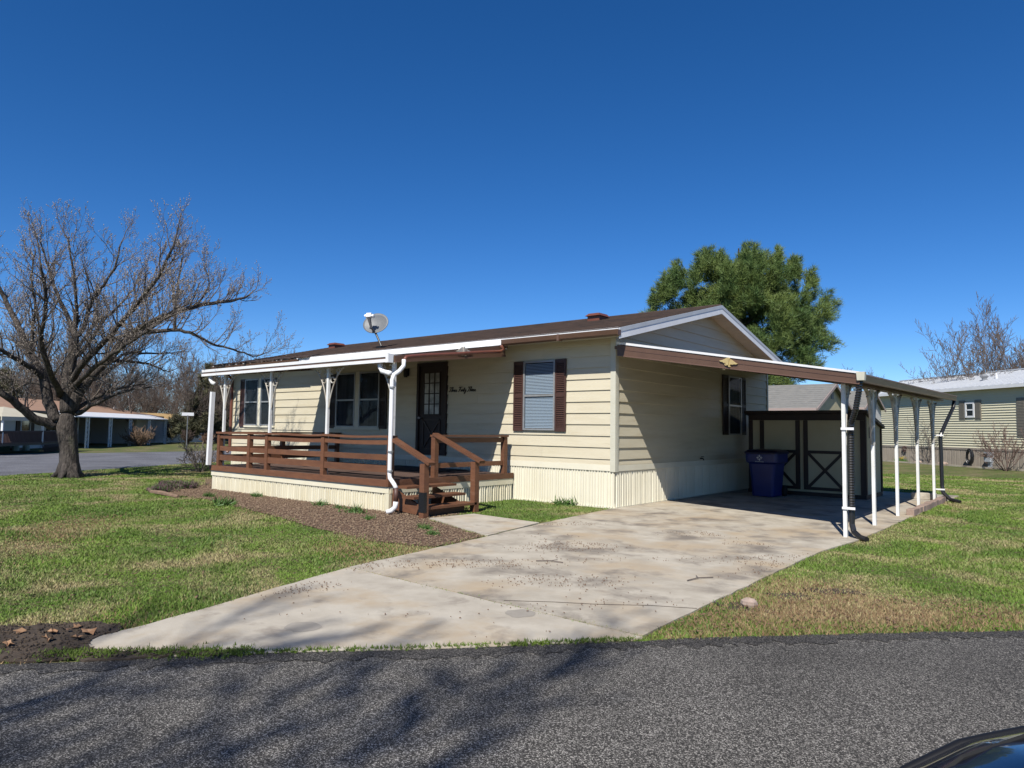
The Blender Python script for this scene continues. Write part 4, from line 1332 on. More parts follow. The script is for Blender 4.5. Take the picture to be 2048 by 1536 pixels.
F.box(b, 9.8, 11.18, -0.08, -0.005, 1.46, 1.54); F.box(b, 9.8, 11.18, -0.08, -0.005, 3.1, 3.18); F.box(b, 10.45, 10.53, -0.08, -0.005, 1.54, 3.1)
ww = b.build('window', WHITE, rh)
F.box(MB(), 9.8, 10.45, -0.05, -0.006, 1.54, 3.1).build('pane', CARGLASS, ww)
F.box(MB(), 10.53, 11.18, -0.05, -0.006, 1.54, 3.1).build('pane', CARGLASS, ww)
kb = MB()
F.box(kb, RU0 - 0.6, RU1, -0.72, -0.60, 0.0, 0.07)
tag(kb.build('garden_kerb', CONC), 'low grey kerb edging in front of the yellow house', 'kerb')
# hose coil, meter box, ornament, flower clump, rocks in that border
hc = MB()
c0 = F.p(6.88, -0.30, 0.48)
for k in range(7):
    rr = 0.30 - 0.016 * k
    t = F.a
    hc.tube([c0 + t * rr * 0.62 * math.cos(a * math.pi / 10) + Vector((0, 0, rr * 1.25 * math.sin(a * math.pi / 10))) + F.b * (0.05 * math.sin(k * 2.1) + 0.02 * math.sin(a * 0.7 + k)) for a in range(21)], 0.026, 6)
tag(hc.build('hose_coil', CORR), 'coiled black hose hanging on the skirting of the yellow house', 'hose')
mb_ = thing('meter_box', 'light grey utility meter box on a post by the yellow house', 'meter box', F.p(8.05, -0.3, 0))
b = MB(); F.box(b, 7.86, 8.20, -0.42, -0.22, 0.30, 0.74); F.box(b, 7.98, 8.18, -0.34, -0.26, 0.0, 0.30)
b.build('box', mat('grey_meter_enamel', (0.52, 0.55, 0.60), (0.45, 0.48, 0.52), 6, rough=0.45), mb_)
MB().tube([F.p(7.98, -0.43, 0.6), F.p(7.98, -0.50, 0.6)], 0.085, 12).build('meter_glass', CARGLASS, mb_)
b = MB()
for k in range(8):
    a = k * math.pi / 4
    b.prism([F.p(2.17, -0.12, 0.72) + F.a * 0.03 * math.cos(a) + Vector((0, 0, 0.03 * math.sin(a))), F.p(2.17, -0.12, 0.72) + F.a * 0.19 * math.cos(a - .2) + Vector((0, 0, 0.16 * math.sin(a - .2))),
             F.p(2.17, -0.12, 0.72) + F.a * 0.19 * math.cos(a + .25) + Vector((0, 0, 0.16 * math.sin(a + .25)))], F.b * 0.02)
tag(b.build('wall_ornament', mat('rust_iron', (0.10, 0.045, 0.04), rough=0.7)), 'dark rusty flower ornament hung on the neighbour skirting', 'ornament')
fl = thing('flower_clump', 'clump of yellow flowers in the neighbour border', 'flowers', F.p(2.25, -0.38, 0))
b, l2 = MB(), MB()
for k in range(110):
    c = F.p(2.25 + R.gauss(0, .2), -0.38 + R.gauss(0, .07), R.uniform(.12, .30))
    b.add([c + Vector((R.uniform(-.05, .05), R.uniform(-.05, .05), R.uniform(-.02, .03))) for _ in range(3)], [(0, 1, 2)])
for k in range(140):
    c = F.p(2.25 + R.gauss(0, .2), -0.38 + R.gauss(0, .08), 0.0)
    l2.add([c + Vector((-.02, 0, 0)), c + Vector((.02, .01, 0)), c + Vector((R.uniform(-.06, .06), R.uniform(-.06, .06), R.uniform(.1, .27)))], [(0, 1, 2)])
b.build('petals', YELLOW, fl); l2.build('leaves', WEED, fl)
for i, (u, r, lab) in enumerate(((3.6, .18, 'flat pinkish rock in the border of the yellow house'), (5.3, .22, 'rounded pale rock in the border of the yellow house'))):
    tag(MB().blob(F.p(u, -0.40, 0.07), r, R, 9, 6, 0.14, 0.5).build('border_rock', ROCK, smooth=False), lab, 'rock')


# ------------------------------------------------------------------ grey roofed sheds behind the carport
def gable_shed(name, label, u0, u1, y0, y1, ze, zr, axis, wm, rm):
    t = thing(name, label, 'shed', ((u0 + u1) / 2, (y0 + y1) / 2, 0))
    wl = MB().box(u0, u1, y0, y1, 0.0, ze)
    ym = (y0 + y1) / 2
    wl.prism([(u0, y0, ze), (u0, y1, ze), (u0, ym, zr - 0.06)], (u1 - u0, 0, 0))
    wl.build('wall', wm, t)
    r_ = MB()
    for s, ye in ((-1, y0 - .2), (1, y1 + .2)):
        n = 12
        for k in range(n):
            f0, f1 = k / n, (k + 1) / n
            za = ze - 0.06
            ya, yb = ye + (ym - ye) * f0, ye + (ym - ye) * f1
            z0, z1 = za + (zr - za) * f0, za + (zr - za) * f1
            r_.hexa([(u0 - .15, ya, z0), (u1 + .15, ya, z0), (u1 + .15, yb, z1), (u0 - .15, yb, z1), (u0 - .15, ya, z0 + .02), (u1 + .15, ya, z0 + .02), (u1 + .15, yb, z1 + .004), (u0 - .15, yb, z1 + .004)])
    ro = r_.build('roof', rm, t)
    for s, ye in ((-1, y0 - .2), (1, y1 + .2)):
        MB().bar((u1 + .165, ye, ze - .11), (u1 + .165, ym, zr - .05), 0.025, 0.10).build('rake_board', TRIM_BR, t)
    MB().box(u0 - .15, u1 + .15, y0 - .235, y0 - .205, ze - .13, ze - .04).build('eave_board', TRIM_BR, t)
    MB().box(u1 + .001, u1 + .02, ym - .16, ym + .16, (ze + zr) / 2 - .1, (ze + zr) / 2 + .16).build('gable_vent', mat('grey_vent', (0.25, 0.25, 0.24)), t)
    MB().box(u1 + .001, u1 + .03, ym - .5, ym + .5, 0.05, 1.95).build('door', wm, t)
    return t


TRIM_BR = mat('pinkish_trim', (0.45, 0.36, 0.33), rough=0.6)
gable_shed('grey_roof_shed', 'cream shed with grey shingle roof seen through the carport', -3.6, -0.25, 13.2, 17.6, 2.37, 3.28, 0, SHEDWALL, GREY_SHINGLE)
gable_shed('far_shed', 'smaller grey roofed shed behind the grey shingle shed', -4.2, -0.55, 21.0, 24.5, 2.65, 3.42, 0, LH_SIDE, GREY_SHINGLE)

# ------------------------------------------------------------------ left neighbour house, canopy porch, far house
G = Frame((-38.8, 4.3, 0), (-0.74, 0.68), (-0.68, -0.74))
G2 = Frame(G.p(0, 1.5, 0), (-0.74, 0.68), (-0.68, -0.74))
lh = thing('brown_roof_house', 'white mobile home with brown shingle roof across the far road', 'mobile home', G2.p(6, 4, 0))
b = MB()
G2.box(b, -9.0, 4.6, 0.9, 8.0, 0, 2.12); G2.box(b, 11.9, 15.8, 0.12, 8.0, 0, 2.12); G2.box(b, 4.6, 11.9, 4.2, 8.0, 0, 2.12)
b.build('wall', LH_SIDE, lh)
b = MB()
e = [G2.p(-9.6, -0.3, 2.12), G2.p(16.2, -0.3, 2.12), G2.p(16.2, 8.4, 2.12), G2.p(-9.6, 8.4, 2.12)]
r0, r1 = G2.p(-6.0, 4.0, 3.02), G2.p(11.5, 4.0, 3.02)
b.add([*e, r0, r1], [(0, 1, 5, 4), (1, 2, 5), (2, 3, 4, 5), (3, 0, 4), (3, 2, 1, 0)])
lr = b.build('roof', TAN_SHINGLE, lh)
b = MB(); G2.box(b, -9.6, 16.2, -0.34, -0.30, 2.02, 2.14); G2.box(b, 16.2, 16.24, -0.34, 8.4, 2.02, 2.14)
b.build('eave_board', DKBROWN, lh)
G2.box(MB(), 9.6, 9.9, 2.6, 2.9, 2.7, 2.98).build('roof_vent', WHITE, lr)
MB().tube([G2.p(12.6, 2.0, 2.45), G2.p(12.6, 2.0, 2.78)], 0.09, 8).build('vent_pipe', WHITE, lr)
for u0, u1 in ((-2.2, -1.2), (1.0, 1.9), (3.1, 3.9)):
    wf = G2.box(MB(), u0, u1, 0.84, 0.895, 0.95, 1.85).build('window', WHITE, lh)
    G2.box(MB(), u0 + .08, u1 - .08, 0.825, 0.8395, 1.03, 1.77).build('pane', CARGLASS, wf)
for u0, u1 in ((-2.6, -2.25), (-1.15, -0.8), (0.6, 0.95), (1.95, 2.3), (2.7, 3.05), (3.95, 4.3)):
    G2.box(MB(), u0, u1, 0.85, 0.894, 0.95, 1.85).build('shutter', DKBROWN, lh)
G2.box(MB(), 5.6, 6.6, 4.14, 4.195, 0.1, 1.9).build('door', DKBROWN, lh)
wf = G2.box(MB(), 9.8, 11.4, 4.14, 4.195, 0.8, 1.8).build('window', WHITE, lh)
G2.box(MB(), 9.9, 11.3, 4.12, 4.139, 0.88, 1.72).build('pane', CARGLASS, wf)
G2.box(MB(), 11.86, 11.899, 0.2, 4.1, 0.0, 2.1).build('carport_side_wall', LH_SIDE, lh)
BWS = mat('blue_white_skirting', (0.58, 0.62, 0.68), rough=0.6)
G2.box(MB(), 0, 4.55, 0.862, 0.888, 0.0, 0.55).build('skirting', BWS, lh)
G2.box(MB(), 11.95, 15.8, 0.09, 0.118, 0, 0.5).build('skirting', BWS, lh)
b = MB(); G2.box(b, -4.2, -3.2, 0.5, 0.85, 0, .2); G2.box(b, -4.2, -3.2, 0.0, 0.5, 0, .12)
b.build('steps', DKBROWN, lh)
la = thing('flat_awning', 'long flat white awning on thin posts along the brown roofed house', 'awning', G.p(6, 0, 0))
b = MB().hexa([G.p(u, w, z_) for (zf, zb_) in ((1.83, 1.97), (1.89, 2.20)) for (u, w, z_) in ((-1.6, -.15, zf), (13.4, -.15, zf), (13.4, 1.12, zb_), (-1.6, 1.12, zb_))])
b.build('roof_panel', WHITE, la)
for u in (0.13, 3.25, 6.36, 9.75, 13.1):
    b = MB()
    for d in (0.0, 0.32):
        G.box(b, u + d - .035, u + d + .035, -0.035, 0.035, 0, 1.828)
    for k in range(6):
        b.bar(G.p(u, 0, .1 + .28 * k), G.p(u + .32, 0, .38 + .28 * k), .02, .02)
    b.build('post', WHITEP, la)
cpv = thing('canopy_porch', 'brown railed porch under a cream canopy left of the bare tree', 'porch', G.p(-7.5, -0.5, 0))
b = MB()
p4 = [G.p(-10.8, -1.3, 1.72), G.p(-5.0, -1.3, 1.72), G.p(-5.0, 0.85, 1.95), G.p(-10.8, 0.85, 1.95)]
top = G.p(-7.7, 0.3, 2.22)
b.add([*p4, top], [(0, 1, 4), (1, 2, 4), (2, 3, 4), (3, 0, 4)])
G.box(b, -10.8, -5.0, -1.32, -1.28, 1.55, 1.73)
b.build('canopy', CANVAS, cpv)
b = MB(); G.box(b, -10.8, -5.0, -1.2, 0.85, 0.40, 0.5)
b.build('deck', DKBROWN, cpv)
for u in (-10.5, -7.15, -5.15):
    G.box(MB(), u - .04, u + .04, -1.24, -1.16, 0.5, 1.72).build('post', WHITEP, cpv)
RAILBR = mat('brown_far_rail', (0.085, 0.042, 0.034), rough=0.7)
b = MB(); G.box(b, -10.8, -5.05, -1.24, -1.18, 1.02, 1.09); G.box(b, -10.8, -5.05, -1.24, -1.18, 0.50, 0.56)
b.build('rail', RAILBR, cpv)
u = -10.75
bl = MB()
while u < -5.1:
    G.box(bl, u, u + .05, -1.23, -1.19, 0.56, 1.02)
    u += .105
o = bl.build('balusters', RAILBR, cpv); o['kind'] = 'stuff'
b = MB()
for k in range(20):
    uu0 = -7.2 + k * .1
    b.bar(G.p(uu0, -1.2, .02), G.p(uu0 + .38, -1.2, .40), .02, .02); b.bar(G.p(uu0 + .38, -1.22, .02), G.p(uu0, -1.22, .40), .02, .02)
b.build('lattice', RAILBR, cpv)
MB().tube([G.p(-8.3, 0.2, 1.75), G.p(-8.3, 0.2, 1.60), G.p(-8.3, 0.2, 1.54), G.p(-8.3, 0.2, 1.44)], [0.02, .05, .16, .2], 10).build('hanging_lamp', WHITE, cpv)

fh = thing('white_cottage', 'small white house with orange tan roof beyond the street sign', 'house', (-62, 24, 0))
H_ = Frame((-53.0, 19.5, 0), (-0.74, 0.68), (-0.68, -0.74))
HW = Frame((-52.5, 16.4, 0), (-0.30, 0.954), (-0.954, -0.30))
b = MB(); HW.box(b, -3.4, 2.2, 0, 6, 0, 1.85)
b.build('wall', WHITE, fh)
b = MB(); b.add([HW.p(-3.7, -.4, 1.85), HW.p(2.4, -.4, 1.85), HW.p(2.4, 6.2, 1.85), HW.p(-3.7, 6.2, 1.85), HW.p(-2.6, 2.6, 2.45), HW.p(1.4, 2.6, 2.45)], [(0, 1, 5, 4), (1, 2, 5), (2, 3, 4, 5), (3, 0, 4), (3, 2, 1, 0)])
b.build('roof', OLDROOF, fh)
wf = HW.box(MB(), -1.9, 0.5, -.06, -.002, 0.95, 1.62).build('window', WHITE, fh)
for u0 in (-1.85, -1.1, -0.3):
    HW.box(MB(), u0, u0 + .68, -.075, -.061, 1.0, 1.57).build('pane', mat('pink_curtain_glass', (0.16, 0.10, 0.10), (0.03, 0.03, 0.035), 2.0, rough=0.2), wf)
b = MB(); HW.box(b, 2.201, 7.0, 0.6, 5.0, 0, 1.8); 
b.build('garage', mat('blue_grey_siding', (0.13, 0.16, 0.20), rough=0.6), fh)
b = MB(); HW.box(b, 2.0, 7.2, 0.2, 5.2, 1.801, 1.9)
b.build('garage_roof', WHITE, fh)
fd = thing('far_dish', 'small white satellite dish on the roof of the white cottage', 'dish', HW.p(2.0, 0.5, 1.9))
MB().tube([HW.p(2.0, .3, 1.88), HW.p(2.0, .3, 2.2)], .03, 6).build('mast', GREYM, fd)
MB().tube([HW.p(2.0, .32, 2.22), HW.p(2.0, .26, 2.22), HW.p(2.0, .18, 2.25)], [0.05, .22, .30], 14).build('reflector', WHITE, fd)

ss = thing('street_sign', 'white street name sign on a thin grey pole by the far road', 'sign', (-34.9, 8.5, 0))
MB().tube([(-34.9, 8.5, 0), (-34.9, 8.5, 2.05)], 0.03, 8).build('pole', GREYM, ss)
sd = Vector((0.35, 0.94, 0))
b = MB().bar(Vector((-34.9, 8.5, 2.12)) - sd * .33, Vector((-34.9, 8.5, 2.12)) + sd * .33, 0.02, 0.19)
blade = b.build('sign_blade', WHITE, ss)

up = thing('utility_box', 'dark green utility cabinet on the verge by the canopy porch', 'utility box', (-35.9, -0.6, 0))
b = MB().box(-36.4, -35.6, -1.0, -0.2, 0, 0.42).hexa([(-36.42, -1.02, .42), (-35.58, -1.02, .42), (-35.58, -.18, .42), (-36.42, -.18, .42), (-36.36, -.96, .5), (-35.64, -.96, .47), (-35.64, -.24, .47), (-36.36, -.24, .5)])
b.build('cabinet', GREENBOX, up)
for i, (x, y, h, lab) in enumerate(((-35.9, 0.12, 0.72, 'taller pale green utility pedestal beside the green cabinet'), (-36.4, 0.72, 0.55, 'shorter pale green utility pedestal beside the green cabinet'))):
    o = MB().tube([(x, y, 0), (x - .02, y, h * .92), (x - .02, y, h)], [.16, .15, .11], 10).build('utility_pedestal', PALEGREEN)
    tag(o, lab, 'pedestal', 'pedestals on the verge')

# ------------------------------------------------------------------ trees
def seg_mesh(name, P0, P1, R0, R1, sides):
    P0, P1 = np.array(P0, float), np.array(P1, float)
    R0, R1 = np.array(R0, float), np.array(R1, float)
    d = P1 - P0
    d /= np.maximum(np.linalg.norm(d, axis=1, keepdims=True), 1e-9)
    ref = np.where(np.abs(d[:, 2:3]) < 0.9, np.array([[0, 0, 1.0]]), np.array([[1.0, 0, 0]]))
    a = np.cross(d, ref)
    a /= np.linalg.norm(a, axis=1, keepdims=True)
    b = np.cross(d, a)
    n = len(P0)
    V = np.zeros((n, 2 * sides, 3))
    for j in range(sides):
        t = 2 * math.pi * j / sides
        o = a * math.cos(t) + b * math.sin(t)
        V[:, j] = P0 + o * R0[:, None]
        V[:, sides + j] = P1 + o * R1[:, None]
    base = (np.arange(n) * 2 * sides)[:, None]
    Fq = []
    for j in range(sides):
        j2 = (j + 1) % sides
        Fq.append(base + np.array([[j, j2, sides + j2, sides + j]]))
    return np_mesh(name, V.reshape(-1, 3), np.concatenate(Fq, 0))


class Tree:
    def __init__(self, seed, up=0.12, wig=0.16):
        self.r = random.Random(seed)
        self.S = {0: [], 1: [], 2: []}          # thick, branch, twig segments
        self.tips = []
        self.up, self.wig = up, wig

    def rv(self, k=1.0):
        r = self.r
        return Vector((r.gauss(0, k), r.gauss(0, k), r.gauss(0, k)))

    def grow(self, p, d, L, r0, lev, maxlev, nch, droop=0.0):
        r = self.r
        n = max(2, {0: 8, 1: 6, 2: 5, 3: 4}.get(lev, 3))
        p, d = Vector(p), Vector(d).normalized()
        pts, ds = [p.copy()], [d.copy()]
        for i in range(n):
            d = (d + self.rv(self.wig) + Vector((0, 0, self.up - droop))).normalized()
            p = p + d * (L / n)
            pts.append(p.copy()); ds.append(d.copy())
        self.line(pts, r0, r0 * 0.35, lev)
        self.kids(pts, ds, L, r0, lev, maxlev, nch)

    def line(self, pts, ra, rb, lev):
        k = len(pts) - 1
        key = 0 if lev <= 1 and ra > 0.03 else (1 if lev <= 2 else 2)
        for i in range(k):
            f0, f1 = i / k, (i + 1) / k
            self.S[key].append((pts[i], pts[i + 1], ra + (rb - ra) * f0, ra + (rb - ra) * f1))

    def kids(self, pts, ds, L, r0, lev, maxlev, nch, start=0.2):
        r = self.r
        if lev >= maxlev:
            self.tips.append((pts[-1], ds[-1]))
            if r.random() < 0.5:
                self.tips.append((pts[len(pts) // 2], ds[-1]))
            return
        m = nch[lev]
        k = len(pts) - 1
        for c in range(m):
            f = start + (1 - start) * (c + r.random()) / m
            i = min(int(f * k), k - 1)
            q = pts[i].lerp(pts[i + 1], f * k - i)
            d = ds[i]
            side = d.cross(self.rv()).normalized()
            ang = r.uniform(0.45, 1.0)
            nd = d * math.cos(ang) + side * math.sin(ang) + Vector((0, 0, 0.25))
            self.grow(q, nd, L * r.uniform(0.34, 0.58) * (1.15 - 0.45 * f), max(r0 * (1 - .6 * f) * r.uniform(.4, .6), 0.0035), lev + 1, maxlev, nch)
        if lev < maxlev:
            self.grow(pts[-1], ds[-1], L * 0.4, max(r0 * 0.35, 0.0035), lev + 1, maxlev, nch)

    def meshes(self, pre, thick_sides=7):
        out = {}
        for key, sides in ((0, thick_sides), (1, 5), (2, 3)):
            if self.S[key]:
                s = self.S[key]
                out[key] = seg_mesh(pre, [x[0] for x in s], [x[1] for x in s], [x[2] for x in s], [x[3] for x in s], sides)
        return out


def bud_mesh(name, tips, size, rng):
    P = np.array([t[0] for t in tips]); D = np.array([t[1] for t in tips])
    n = len(P)
    s = rng.uniform(.6, 1.25, (n, 1)) * size
    a = np.cross(D, rng.normal(size=(n, 3))); a /= np.linalg.norm(a, axis=1, keepdims=True)
    b = np.cross(D, a)
    V = np.stack([P - D * s, P + a * s * .45, P - a * s * .22 + b * s * .4, P - a * s * .22 - b * s * .4, P + D * s * 1.3], 1).reshape(-1, 3)
    base = (np.arange(n) * 5)[:, None]
    T = np.concatenate([base + np.array([t]) for t in ((0, 2, 1), (0, 3, 2), (0, 1, 3), (4, 1, 2), (4, 2, 3), (4, 3, 1))], 0)
    return np_mesh(name, V, T)


# the big bare tree on the left: limbs laid out by hand, the rest grown
TB = Vector((-14.36, -4.42, 0))
TU, TW = Vector((0.31, 0.95, 0)), Vector((-0.95, 0.31, 0))


def tp(zx, zy, w=0.0):
    px, py = 0.4297 * zx, 340 + 0.4297 * zy
    h = 1.45 + (847.5 - py) / 73.5
    if h > 2.5:
        h = 2.5 + (h - 2.5) * 0.86
    return TB + TU * ((px - 137) / 87.6) + TW * w + Vector((0, 0, h))


big = Tree(5, up=0.10, wig=0.17)
tree = thing('bare_tree', 'large bare spreading tree with dark bark and pale buds on the left lawn', 'tree', TB)
limbs = [
    ([(245, 1190, 0), (150, 1160, -.2), (60, 1090, -.5), (0, 1050, -.7), (-120, 1000, -1.0), (-260, 930, -1.2)], .15, .05),
    ([(250, 1170, 0), (205, 1080, .1), (175, 960, .2), (110, 850, .4), (50, 700, .6), (0, 600, .8), (-60, 470, 1.0), (-90, 330, 1.1)], .17, .04),
    ([(180, 975, .2), (90, 900, -.2), (0, 850, -.6), (-120, 780, -1.0), (-240, 640, -1.2)], .10, .03),
    ([(190, 1000, .2), (100, 985, .6), (0, 965, 1.0), (-140, 930, 1.5)], .07, .02),
    ([(110, 850, .4), (115, 720, .1), (125, 600, -.1), (100, 450, -.3), (110, 300, -.3)], .07, .02),
    ([(290, 1130, 0), (292, 950, .1), (310, 800, .1), (312, 740, .1)], .18, .12),
    ([(312, 740, .1), (280, 640, .3), (230, 530, .6), (200, 450, .8), (160, 330, 1.0), (130, 230, 1.0)], .09, .025),
    ([(312, 740, .1), (318, 620, -.2), (300, 500, -.5), (280, 360, -.7), (255, 240, -.8)], .07, .02),
    ([(312, 740, .1), (350, 690, -.1), (380, 560, -.3), (420, 480, -.5), (480, 360, -.6), (510, 210, -.6)], .09, .02),
    ([(330, 840, .1), (390, 740, .5), (450, 620, .9), (520, 520, 1.2), (600, 400, 1.4), (640, 280, 1.5)], .08, .02),
    ([(305, 1130, 0), (370, 1000, -.1), (450, 890, -.2), (600, 700, -.3), (760, 590, -.4), (870, 540, -.5), (1000, 495, -.6), (1120, 470, -.6), (1200, 430, -.6)], .17, .03),
    ([(600, 715, -.3), (700, 690, -.6), (800, 680, -.8), (900, 700, -.9), (1000, 745, -1.0), (1110, 770, -1.0), (1230, 800, -1.0), (1300, 775, -1.0)], .085, .015),
    ([(795, 678, -.8), (792, 590, -.8), (800, 470, -.8), (810, 350, -.8), (820, 240, -.8)], .06, .02),
    ([(900, 530, -.5), (960, 440, -.3), (990, 370, -.1), (960, 260, 0)], .045, .015),
    ([(500, 860, -.2), (640, 850, .5), (720, 858, .8), (790, 885, 1.0)], .06, .02),
    ([(480, 880, -.2), (580, 800, .5), (720, 790, 1.0), (850, 765, 1.4)], .06, .02),
    ([(330, 1120, 0), (450, 1045, .5), (560, 1000, .9), (690, 970, 1.2)], .085, .02),
    ([(335, 1140, 0), (430, 1085, -.6), (560, 1030, -1.2), (680, 1010, -1.7)], .085, .02),
    ([(260, 1050, 0), (210, 940, -1.0), (170, 800, -1.9), (190, 640, -2.6), (160, 480, -3.0)], .11, .03),
    ([(300, 1000, 0), (370, 880, -1.2), (470, 760, -2.2), (560, 640, -3.4), (640, 520, -4.4), (680, 400, -5.0)], .11, .03),
    ([(310, 1020, 0), (400, 930, -1.5), (500, 850, -3.0), (600, 780, -4.3), (690, 710, -5.3)], .09, .02),
    ([(470, 790, -2.2), (560, 760, -3.2), (660, 700, -4.2), (760, 650, -4.8)], .06, .02),
    ([(290, 1020, 0), (270, 900, 1.1), (330, 760, 2.0), (400, 620, 2.8), (420, 470, 3.2)], .11, .03),
    ([(280, 1040, 0), (150, 900, 1.2), (60, 760, 2.1), (0, 600, 2.6)], .10, .03),
    ([(310, 1010, 0), (450, 930, 1.5), (600, 800, 2.4), (720, 680, 3.0)], .09, .025),
]
tr = MB()
base = [(TB + Vector((0, 0, h))) + TU * dx for h, dx in ((-0.05, 0.05), (0.12, 0.03), (0.4, 0.0), (0.8, -0.03), (1.1, -0.07), (1.38, -0.12), (1.62, -0.12), (1.8, -0.1))]
tr.tube(base, [0.33, 0.27, 0.235, 0.22, 0.235, 0.25, 0.20, 0.10], 14)
for a in range(5):                                          # root flare
    an = a * 1.3 + 0.3
    dr = Vector((math.cos(an), math.sin(an), 0))
    tr.tube([TB + dr * 0.15 + Vector((0, 0, .35)), TB + dr * 0.24 + Vector((0, 0, .12)), TB + dr * 0.42 + Vector((0, 0, -.03))], [.11, .085, .04], 7)
for pts, ra, rb in limbs:
    P = [tp(*q) for q in pts]
    fine, rr = [], []
    for i in range(len(P) - 1):
        p0, p1, p2, p3 = P[max(i - 1, 0)], P[i], P[i + 1], P[min(i + 2, len(P) - 1)]
        for j in range(4):
            t = j / 4
            q = 0.5 * ((2 * p1) + (p2 - p0) * t + (2 * p0 - 5 * p1 + 4 * p2 - p3) * t * t + (3 * p1 - p0 - 3 * p2 + p3) * t ** 3)
            fine.append(q + big.rv(0.012))
    fine.append(P[-1])
    k = len(fine)
    ra, rb = ra * (.88 if ra < .12 else .94), rb * .85
    rr = [ra + (rb - ra) * (i / (k - 1)) ** 0.8 for i in range(k)]
    tr.tube(fine, rr, 9 if ra > .1 else 7)
    L = sum((fine[i + 1] - fine[i]).length for i in range(k - 1))
    ds = [(fine[min(i + 1, k - 1)] - fine[max(i - 1, 0)]).normalized() for i in range(k)]
    m = max(6, int(L * 4.4))
    for c in range(m):
        f = 0.22 + 0.78 * (c + big.r.random()) / m
        i = min(int(f * (k - 1)), k - 2)
        q = fine[i]
        d = ds[i]
        side = d.cross(big.rv()).normalized()
        an = big.r.uniform(.5, 1.15)
        nd = d * math.cos(an) + side * math.sin(an) + Vector((0, 0, .45))
        big.grow(q, nd, big.r.uniform(.55, 1.25) * (1.1 - .25 * f), min(rr[i] * .45, .022), 2, 4, {2: 6, 3: 5})
    big.grow(fine[-1], ds[-1], 0.75, rb * .8, 2, 4, {2: 6, 3: 4})
tr.build('trunk', BARK, tree, smooth=True)
ms = big.meshes('branches')
put('branches', ms[1], TWIG, tree)
cr_ = put('twigs', ms[2], TWIG, tree)
put('buds', bud_mesh('buds', big.tips, 0.024, NR), BUD, tree)


# generic far bare trees, three shapes shared by all copies
def far_tree_mesh(seed, H, spread, multi=1, twr=0.012, lv=None):
    t = Tree(seed, up=0.07, wig=0.14)
    for s in range(multi):
        an = 2 * math.pi * s / max(multi, 1) + t.r.random()
        tilt = 0.0 if multi == 1 else spread
        d = Vector((math.cos(an) * tilt, math.sin(an) * tilt, 1))
        p = Vector((0, 0, 0))
        t.grow(p, d, H * t.r.uniform(.85, 1.0), H * 0.018 / max(1, multi ** .5), 0, 4, lv or {0: 9, 1: 6, 2: 5, 3: 3})
    S = t.S[0] + t.S[1] + t.S[2]
    return seg_mesh('far_tree', [x[0] for x in S], [x[1] for x in S], [max(x[2], twr) for x in S], [max(x[3], twr * .8) for x in S], 3)


FT = [far_tree_mesh(21, 8.5, 0.2, lv={0: 13, 1: 7, 2: 5, 3: 3}), far_tree_mesh(22, 9.0, 0.2, lv={0: 13, 1: 7, 2: 5, 3: 3}), far_tree_mesh(23, 8.0, 0.42, 6, twr=.012, lv={0: 8, 1: 6, 2: 4, 3: 3}), far_tree_mesh(27, 7.0, 0.5, 9, twr=.011, lv={0: 9, 1: 6, 2: 4, 3: 2})]
for me in FT:
    me.materials.append(FARTWIG)


def far_tree(k, x, y, s, label, group, rz):
    o = put('distant_bare_tree', FT[k], None, None, loc=(x, y, -0.05), rz=rz, scale=(s * R.uniform(.95, 1.1), s * R.uniform(.95, 1.1), s))
    tag(o, label, 'tree', group)
    return o


GRP = 'bare trees behind the brown roofed house'
LABL = 'bare grey brown tree in the wood behind the brown roofed house'
back = Vector((-0.64, 0.77, 0))
for i in range(40):
    # a loose row standing behind the left houses
    f = i / 39
    px = 20 + 545 * f
    dist = 60 + 14 * R.random() + (16 if i % 2 else 0)
    ang = math.atan2(0.77, -0.64) + math.atan((1024 - px) / 1392.0)
    x, y = CAM.x + math.cos(ang) * dist, CAM.y + math.sin(ang) * dist
    far_tree(i % 3, x, y, R.uniform(0.52, 0.78), LABL, GRP, R.uniform(0, 6.28))
for i, (px, dist, s, k, lab) in enumerate(((2000, 47, .88, 3, 'bare many stemmed tree rising behind the white metal roof'), (2150, 50, .8, 3, 'bare tree at the right frame edge behind the white roof'))):
    ang = math.atan2(0.77, -0.64) - math.atan((px - 1024) / 1392.0)
    far_tree(k, CAM.x + math.cos(ang) * dist, CAM.y + math.sin(ang) * dist, s, lab, None, 1.3 * i + .4)
for i in range(12):
    px = 1665 + 27 * i + R.uniform(-8, 8)
    dist = R.uniform(95, 112)
    ang = math.atan2(0.77, -0.64) - math.atan((px - 1024) / 1392.0)
    hh = 0.78 + 0.10 * math.sin(i * 1.1) - 0.02 * i
    far_tree(i % 2, CAM.x + math.cos(ang) * dist, CAM.y + math.sin(ang) * dist, hh, 'faint bare tree on the skyline beyond the carport roof edge', 'bare trees on the skyline right of the pine', R.uniform(0, 6.28))
# the tree behind the camera whose limbs shade the street
shade = far_tree(0, 10.4, -26.0, 1.3, 'bare tree behind the viewpoint that shades the street', None, 0.7)
shade2 = far_tree(1, 6.0, -25.6, 1.25, 'bare tree left behind the viewpoint that shades the street', None, 2.1)


